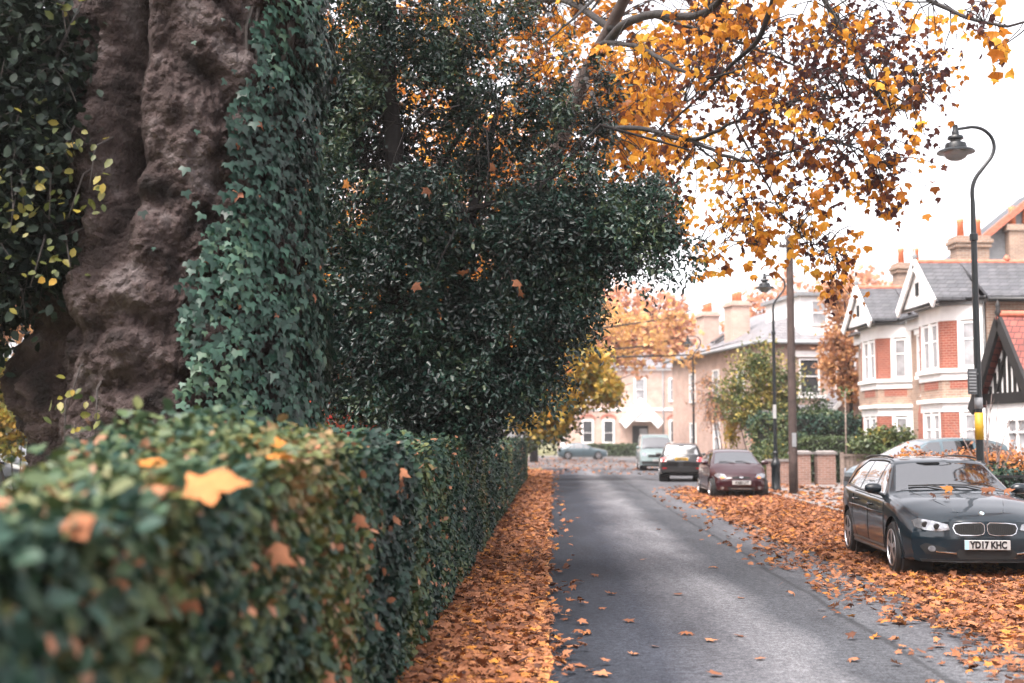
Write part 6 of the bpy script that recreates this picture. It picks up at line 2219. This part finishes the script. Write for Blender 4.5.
def box_hedge(name, label, loc, sx, sy, h, n, leaf, tint, mat, rotz=0, group=None, fuzz=.07):
    root = thing(name, label, 'hedge', loc, rotz, group)
    c_ = MB(); c_.box(.06, sx - .06, .06, sy - .06, 0, h - .08); c_.build('branch_mass', bpy.data.materials['hedge_inside'], root)
    f = rng.uniform(0, 1, n)
    face = rng.integers(0, 100, n)
    x = rng.uniform(0, sx, n); y = rng.uniform(0, sy, n); z = rng.uniform(0, h, n)
    N = np.zeros((n, 3))
    for lo, hi, ax, val, nv in ((0, 50, 1, 0, (0, -1, .3)), (50, 66, 0, 0, (-1, 0, .3)), (66, 90, 2, h, (0, -.2, 1)), (90, 100, 1, sy, (0, 1, .3))):
        s = (face >= lo) & (face < hi)
        (x, y, z)[ax][s] = val
        N[s] = nv
    P = np.stack([x, y, z], 1)
    P += rng.normal(0, fuzz * .5, (n, 3)) + (nz(P, 1.6, 3.1) * fuzz * 1.2)[:, None] * N
    leaf_mesh('hedge_foliage', P, rng.normal(0, .7, (n, 3)) + np.array([[0, 0, -.2]]), N + rng.normal(0, .5, (n, 3)), rng.uniform(.7, 1.3, n) * leaf, T_OVAL, mat, tint + nz(P, .9, 5) * .4 + rng.normal(0, .12, n), root)
    return root


box_hedge('garden_hedge', 'dark clipped garden hedge behind the brick gate piers', (10.6, 45.4, .1), 3.6, .9, 1.62, 5200, .09, .25, M['leaf_green'])
box_hedge('ivy_hedge', 'tall shaggy ivy covered hedge behind the wooden pole', (9.55, 48.6, .1), 5.2, 1.0, 2.45, 7500, .12, .42, M['leaf_hedge'], fuzz=.22)
box_hedge('yew_hedge', 'low dark hedge in front of the pale end house', (7.2, 118.6, .1), 5.4, 1.0, 1.15, 2200, .16, .25, M['leaf_green'])
box_hedge('leafy_hedge', 'low reddish hedge strewn with leaves between the estate car and people carrier', (7.75, 24.6, .1), 3.0, .8, 1.22, 6500, .07, .62, M['leaf_litter'], fuzz=.16)
box_hedge('railing_hedge', 'dark hedge growing behind the black iron railing', (8.35, 21.9, .1), 2.9, .7, 1.0, 5200, .06, .30, M['leaf_hedge'], fuzz=.12)


def shrubL(base, items):
    return [L(px, py, d, rx, rz, ry, w, base) for (px, py, d, rx, rz, ry, w) in items]


b = (10.3, 51.3)
shrub('bamboo_shrub', 'feathery yellow green shrub rising above the garden wall by the lamps', 'shrub', (*b, .1), shrubL(b, [(748, 385, 51.5, .8, 1.2, .7, 4), (765, 375, 51.2, .6, 1.1, .6, 3), (735, 405, 51.5, .8, .8, .6, 3), (780, 400, 51, .7, .9, .6, 3), (757, 358, 51.3, .25, .8, .3, 1.0), (790, 385, 51, .35, .8, .4, 1.0), (760, 420, 51, 1.1, .6, .6, 3)]),
      330, 26, .13, M['leaf_green'], T_OVAL, .12, .8, -.3, (.80, .14))
b = (9.9, 57.0)
shrub('bare_climber', 'grey brown twiggy climber with yellow leaves on the garden wall', 'climber', (*b, .1), shrubL(b, [(710, 395, 57, .7, 1.0, .4, 3), (716, 408, 56.3, .6, .7, .45, 3), (723, 416, 55.3, .5, .6, .4, 2)]), 150, 9, .10, M['leaf_pale'], T_OVAL, .1, .8, .4, (.35, .2), twr=.014)
b = (9.75, 52.0)
shrub('yellow_creeper', 'bright yellow creeper hanging over the garden wall', 'creeper', (*b, .1), shrubL(b, [(733, 424, 52, .30, .35, .2, 3), (731, 436, 51.7, .15, .4, .12, 1.5)]), 60, 14, .11, M['leaf_yellowgreen'], T_OVAL, .08, .5, .7, (.85, .12))
b = (9.2, 46.5)
shrub('garden_shrub', 'pale green rounded shrub beside the burgundy hatchback', 'shrub', (*b, .1), shrubL(b, [(765, 462, 46, .5, .55, .5, 3), (757, 470, 45.5, .4, .45, .4, 2), (778, 455, 46.5, .5, .7, .4, 3), (785, 470, 45, .4, .4, .4, 2)]), 150, 24, .09, M['leaf_green'], T_OVAL, .08, .4, .1, (.6, .16))
b = (12.6, 43.5)
shrub('laurel_shrub', 'yellow green laurel shrub in front of the further bay house', 'shrub', (*b, .1), shrubL(b, [(880, 446, 43.5, .6, .45, .5, 3), (897, 446, 43, .6, .5, .5, 3), (865, 452, 43.5, .4, .4, .4, 1.5)]), 120, 24, .13, M['leaf_green'], T_OVAL, .1, .4, .1, (.62, .16))
b = (14.0, 47.0)
shrub('dark_shrub', 'dark green evergreen shrub behind the shaggy ivy hedge', 'shrub', (12.2, 52.6, .1), shrubL((12.2, 52.6), [(800, 410, 52.6, 1.2, 1.0, .8, 3), (820, 425, 52.4, .9, .6, .7, 2), (778, 430, 52.5, 1, .6, .7, 2)]), 180, 24, .14, M['leaf_green'], T_OVAL, .12, .5, .1, (.25, .13))
b = (15.6, 52.5)
shrub('orange_tree', 'small orange leafed tree between the pale hipped house and bay houses', 'tree', (14.4, 53.0, .1), shrubL((14.4, 53.0), [(845, 330, 53, .75, 1.2, .7, 3), (838, 365, 53, .7, 1.1, .7, 3), (850, 385, 53, .5, .7, .5, 1.5), (836, 295, 53, .4, .7, .4, 1)]), 210, 15, .16, M['leaf_pale'], T_PLANE_S, .14, .8, .3, (.50, .2), trunk=(.10, 4.2))
sap = thing('bare_sapling', 'bare twiggy sapling in front of the half timbered house', 'tree', (9.25, 24.2, .1))
sb = MB()
for k in range(9):
    a = Vector((rnd.uniform(-.05, .05), rnd.uniform(-.05, .05), 0))
    e = Vector((rnd.uniform(-.75, .8), rnd.uniform(-.4, .4), rnd.uniform(1.4, 2.6)))
    m1 = a.lerp(e, .5) + Vector((rnd.uniform(-.12, .12), 0, .15))
    sb.tube([a, m1, e], [.022, .013, .004], 5)
    for j in range(4):
        s = m1.lerp(e, rnd.uniform(0, .8))
        sb.tube([s, s + Vector((rnd.uniform(-.35, .35), rnd.uniform(-.2, .2), rnd.uniform(.1, .5)))], [.008, .002], 4)
sb.build('branches', M['sap_bark'] if 'sap_bark' in M else plain('grey_twig', (.16, .12, .11), .8), sap, True)
pst = thing('support_stake', 'thin bare stake rising from the clipped garden hedge', 'stake', (11.95, 44.9, .1))
w = MB(); w.tube([(0, 0, 0), (.02, 0, 3.3)], [.03, .022], 6); w.build('stake', M['wood_fence'], pst, True)
EL2 = rng.normal(0, .12, (26, 3)) + np.array([[.02, 0, 3.2]])
leaf_mesh('leaves', EL2, rand_dirs(26), rand_dirs(26), np.full(26, .12), T_OVAL, M['leaf_green'], np.full(26, .6), pst)

# ---- trees beyond the hedge and at the end of the road
b = (-.7, 52.8)
shrub('yellow_tree', 'yellow and green tree past the end of the hedge, low over the road', 'tree', (*b, 0), shrubL(b, [(560, 385, 52, 1.3, 1.0, 1.2, 4), (590, 365, 52, .9, .7, 1, 3), (545, 415, 52, 1.0, .8, 1.0, 3), (605, 385, 51.5, .55, .5, .7, 1.5), (575, 350, 52, .8, .6, 1, 2), (530, 400, 52.5, .8, 1.2, 1, 3), (540, 360, 53, 1, .8, 1, 2)]),
      330, 22, .20, M['leaf_yellowgreen'], T_PLANE_S, .16, .8, .35, (.86, .16), trunk=(.16, 3.6))
shrub('dark_tree', 'dark green drooping tree under the yellow tree at the hedge end', 'tree', (-.6, 56.0, 0), shrubL((-.6, 56.0), [(590, 375, 56, .8, .5, .8, 3), (607, 392, 55, .5, .45, .5, 1.6), (560, 405, 57, 1.0, .7, .9, 3), (545, 430, 57, 1.0, .7, .8, 3), (575, 350, 56, .6, .4, .6, 1)]), 190, 22, .18, M['leaf_green'], T_OVAL, .14, .7, .4, (.12, .12), trunk=(.14, 3.5))
b = (6.8, 92.0)
shrub('pale_plane_tree', 'pale peach leafed tree in front of the end house', 'tree', (1.6, 92.0, .1), shrubL((1.6, 92.0), [(620, 325, 92, 3.2, 2.6, 2.4, 5), (655, 315, 91, 2.6, 2.2, 2, 3.5), (590, 340, 93, 2.8, 2.4, 2, 4), (675, 335, 90, 1.5, 1.6, 1.4, 1.3), (630, 350, 91, 2.5, 1.2, 1.8, 2.5), (600, 300, 93, 2, 1.8, 1.6, 2)]),
      300, 16, .34, M['leaf_peach'], T_PLANE_S, .30, 1.6, .4, (.55, .25), trunk=(.26, 8.5), twr=.02, shell=.35)
shrub('amber_tree', 'amber tree with thin leafy sprays reaching over the far road', 'tree', (-1.0, 66.0, 0), shrubL((-1.0, 66.0), [(630, 322, 66, 1.6, .8, 1.4, 2), (655, 345, 64, 1.0, .6, .9, 1.2), (600, 315, 68, 1.4, 1.0, 1.2, 2), (672, 318, 63, .8, .5, .6, .6), (690, 355, 62.5, .4, .5, .4, .35), (625, 355, 66, 1.2, .5, 1, 1.2)]),
      105, 12, .24, M['leaf_amber'], T_PLANE_S, .22, 1.2, .4, (.72, .14), trunk=(.18, 6.5), twr=.014)
for (x, y, hgt, lab, k) in [(21.5, 104, 15.5, 'hazy peach tree behind the pale hipped house roof, leftmost', 0), (28.5, 108, 17.5, 'hazy peach tree above the flat dormer of the hipped house', 1), (37, 112, 15.5, 'hazy peach tree behind the further bay house roof', 2), (14.5, 140, 16, 'hazy peach tree rising behind the end house roof', 3), (2.0, 145, 15, 'hazy peach tree behind the end house, left of its chimneys', 4)]:
    lob = [((rnd.uniform(-2.6, 2.6), rnd.uniform(-2, 2), hgt * rnd.uniform(.55, .92)), (2.3, 2.0, 2.2), 1) for q in range(7)]
    shrub('background_tree', lab, 'tree', (x, y, .1), lob, 150, 12, .45, M['leaf_peach'], T_PLANE_S, .4, 1.8, .3, (.6, .2), trunk=(.28, hgt * .6), twr=.03, group='hazy trees behind the houses', shell=.3)
# park side, seen under and between the trunks
b = (-12.9, 33.0)
shrub('orange_bush', 'orange and green bush at the far left beyond the trunk', 'bush', (-12.9, 33.0, 0), shrubL((-12.9, 33.0), [(8, 410, 33, .55, .7, .6, 3), (-15, 380, 33, .7, .8, .6, 3), (22, 418, 33, .3, .4, .3, 1.2), (-5, 440, 33, .7, .5, .5, 2)]), 150, 20, .16, M['leaf_yellowgreen'], T_PLANE_S, .12, .6, .2, (.75, .25))
shrub('red_acer', 'red and pink leafed shrub showing behind the holly trunk', 'shrub', (-3.9, 27.0, 0), shrubL((-3.9, 27.0), [(345, 410, 27, .8, .7, .7, 3), (325, 395, 27, .6, .6, .6, 2), (362, 425, 27, .6, .5, .5, 2), (335, 432, 27, .9, .4, .5, 2)]), 170, 20, .12, M['leaf_red'], T_PLANE_S, .1, .5, .2, (.6, .25))
pk_t = [(-26, 62, 12, 'leaf_pale'), (-18, 70, 13, 'leaf_yellowgreen'), (-11, 64, 11, 'leaf_pale'), (-34, 74, 14, 'leaf_green'), (-5.5, 74, 12, 'leaf_yellowgreen'), (-9, 44, 9, 'leaf_plane'), (-3.6, 39, 12.5, 'leaf_plane'), (-5.8, 31, 12, 'leaf_plane'), (-1.6, 45, 12, 'leaf_plane'), (-8, 84, 21, 'leaf_pale'), (-2, 97, 23, 'leaf_pale')]  # trees ending the list are hidden, added for the car windows to reflect
for i, (x, y, hgt, mt) in enumerate(pk_t):
    lob = [((rnd.uniform(-2.8, 2.8), rnd.uniform(-2.2, 2.2), hgt * rnd.uniform(.30, .92)), (2.2, 2.0, 1.9), 1) for q in range(8)]
    lab = ['pale orange park tree seen through the far left gap', 'yellow green park tree behind the burred trunk', 'pale orange park tree behind the ivy', 'dark green park tree at the far left edge', 'yellow green park tree behind the holly', 'amber park tree right behind the holly stems', 'tall amber park tree behind the right half of the holly', 'tall amber park tree between the ivy trunk and the holly', 'amber tree added beside the hedge behind the holly for car window reflections', 'very tall pale orange tree added far behind the holly for car window reflections', 'tallest pale orange tree added far behind the right of the holly for car window reflections'][i]
    shrub('park_tree', lab, 'tree', (x, y, 0), lob, 170, 14, .32, M[mt], T_PLANE_S, .3, 1.4, .3, (.6, .2), trunk=(.25, hgt * .6), twr=.02, group='trees in the park beyond the hedge', shell=.3)
for i, (x, y, hgt, lab) in enumerate([(-9, -17, 13, 'unseen amber tree added behind the viewer for car reflections, on the park side'), (-20, -20, 14, 'unseen amber tree added behind the viewer for car reflections, deep in the park'), (9.5, -19, 13, 'unseen amber tree added behind the viewer for car reflections, on the pavement side'), (19, -16, 12, 'unseen amber tree added behind the viewer for car reflections, by the house fronts'), (1, -34, 15, 'unseen amber tree added behind the viewer for car reflections, closing the road')]):  # out of frame, added so the car bodies reflect foliage
    lob = [((rnd.uniform(-3.4, 3.4), rnd.uniform(-2.4, 2.4), hgt * rnd.uniform(.14, .92)), (2.8, 2.2, 2.2), 1) for q in range(11)]
    shrub('reflection_tree', lab, 'tree', (x, y, 0), lob, 260, 15, .40, M['leaf_plane'], T_PLANE_S, .4, 1.4, .3, (.4, .2), trunk=(.28, hgt * .6), twr=.02, group='unseen trees added behind the viewer for car reflections', shell=.3)
box_hedge('park_hedge', 'dark park boundary hedge under the trees beyond the lawn', (-40, 46.0, 0), 37, 1.2, 1.8, 5200, .26, .35, M['leaf_green'], fuzz=.2)
# ================================================================== AIR, SKY, SUN, CAMERA
hz_m = bpy.data.materials.new('haze_air')
hz_m.use_nodes = True
nt = hz_m.node_tree
for n_ in list(nt.nodes):
    if n_.type != 'OUTPUT_MATERIAL': nt.nodes.remove(n_)
vol = nt.nodes.new('ShaderNodeVolumePrincipled')
vol.inputs['Color'].default_value = (.96, .92, .92, 1)
vol.inputs['Density'].default_value = HAZE
vol.inputs['Density Attribute'].default_value = ''
vol.inputs['Anisotropy'].default_value = .2
nt.links.new(vol.outputs[0], nt.nodes['Material Output'].inputs['Volume'])
if HAZE > 0:
    h_ = MB()
    h_.box(-520, 520, -70, 660, -1.0, 24.0)
    tag(h_.build('haze', hz_m), kind='stuff')

SUN_EL, SUN_AZ = R(62), R(-140)          # azimuth from +Y, positive toward +X
world = bpy.data.worlds.new('World')
scene.world = world
world.use_nodes = True
nt = world.node_tree
sky = nt.nodes.new('ShaderNodeTexSky')
sky.sky_type = 'NISHITA'
sky.sun_disc = False
sky.sun_elevation = SUN_EL
sky.sun_rotation = SUN_AZ
sky.air_density = 1.0
sky.dust_density = 4.0
sky.ozone_density = 1.0
hs = nt.nodes.new('ShaderNodeHueSaturation')
hs.inputs['Saturation'].default_value = .16      # overcast: nearly colourless
bgn = nt.nodes['Background']
nt.links.new(sky.outputs[0], hs.inputs['Color'])
tintn = nt.nodes.new('ShaderNodeMix')
tintn.data_type = 'RGBA'
tintn.blend_type = 'MULTIPLY'
tintn.inputs[0].default_value = 1.0
tintn.inputs[7].default_value = (1.0, .955, .965, 1)
nt.links.new(hs.outputs[0], tintn.inputs[6])
nt.links.new(tintn.outputs[2], bgn.inputs['Color'])
bgn.inputs['Strength'].default_value = SKY
sun = bpy.data.lights.new('sun', 'SUN')
sun.energy = SUN
sun.angle = R(40)
sun.color = (1.0, .91, .83)
so = bpy.data.objects.new('sun', sun)
COL.objects.link(so)
sd = Vector((math.sin(SUN_AZ) * math.cos(SUN_EL), math.cos(SUN_AZ) * math.cos(SUN_EL), math.sin(SUN_EL)))
so.rotation_euler = sd.to_track_quat('Z', 'Y').to_euler()
so.location = (0, 0, 40)

cam = bpy.data.cameras.new('camera')
cam.sensor_width = 36
cam.lens = 36 * FPX / 1024
cam.clip_start = .05
cam.clip_end = 3000
cam.dof.use_dof = True
cam.dof.focus_distance = 13.5
cam.dof.aperture_fstop = 1.5
co = bpy.data.objects.new('camera', cam)
COL.objects.link(co)
co.location = (0, 0, HC)
co.rotation_euler = (math.pi / 2 + PITCH, 0, 0)
scene.camera = co

vs_ = scene.view_settings
vs_.view_transform = 'Standard'
vs_.look = 'None'
vs_.exposure = EXPO
vs_.gamma = 1.0
vs_.use_curve_mapping = False
cy = scene.cycles
cy.use_denoising = True
cy.max_bounces = 6
cy.diffuse_bounces = 3
cy.glossy_bounces = 3
cy.transmission_bounces = 4
cy.transparent_max_bounces = 8
cy.volume_bounces = 0
cy.use_adaptive_sampling = True
cy.adaptive_threshold = .006
cy.sample_clamp_indirect = 8
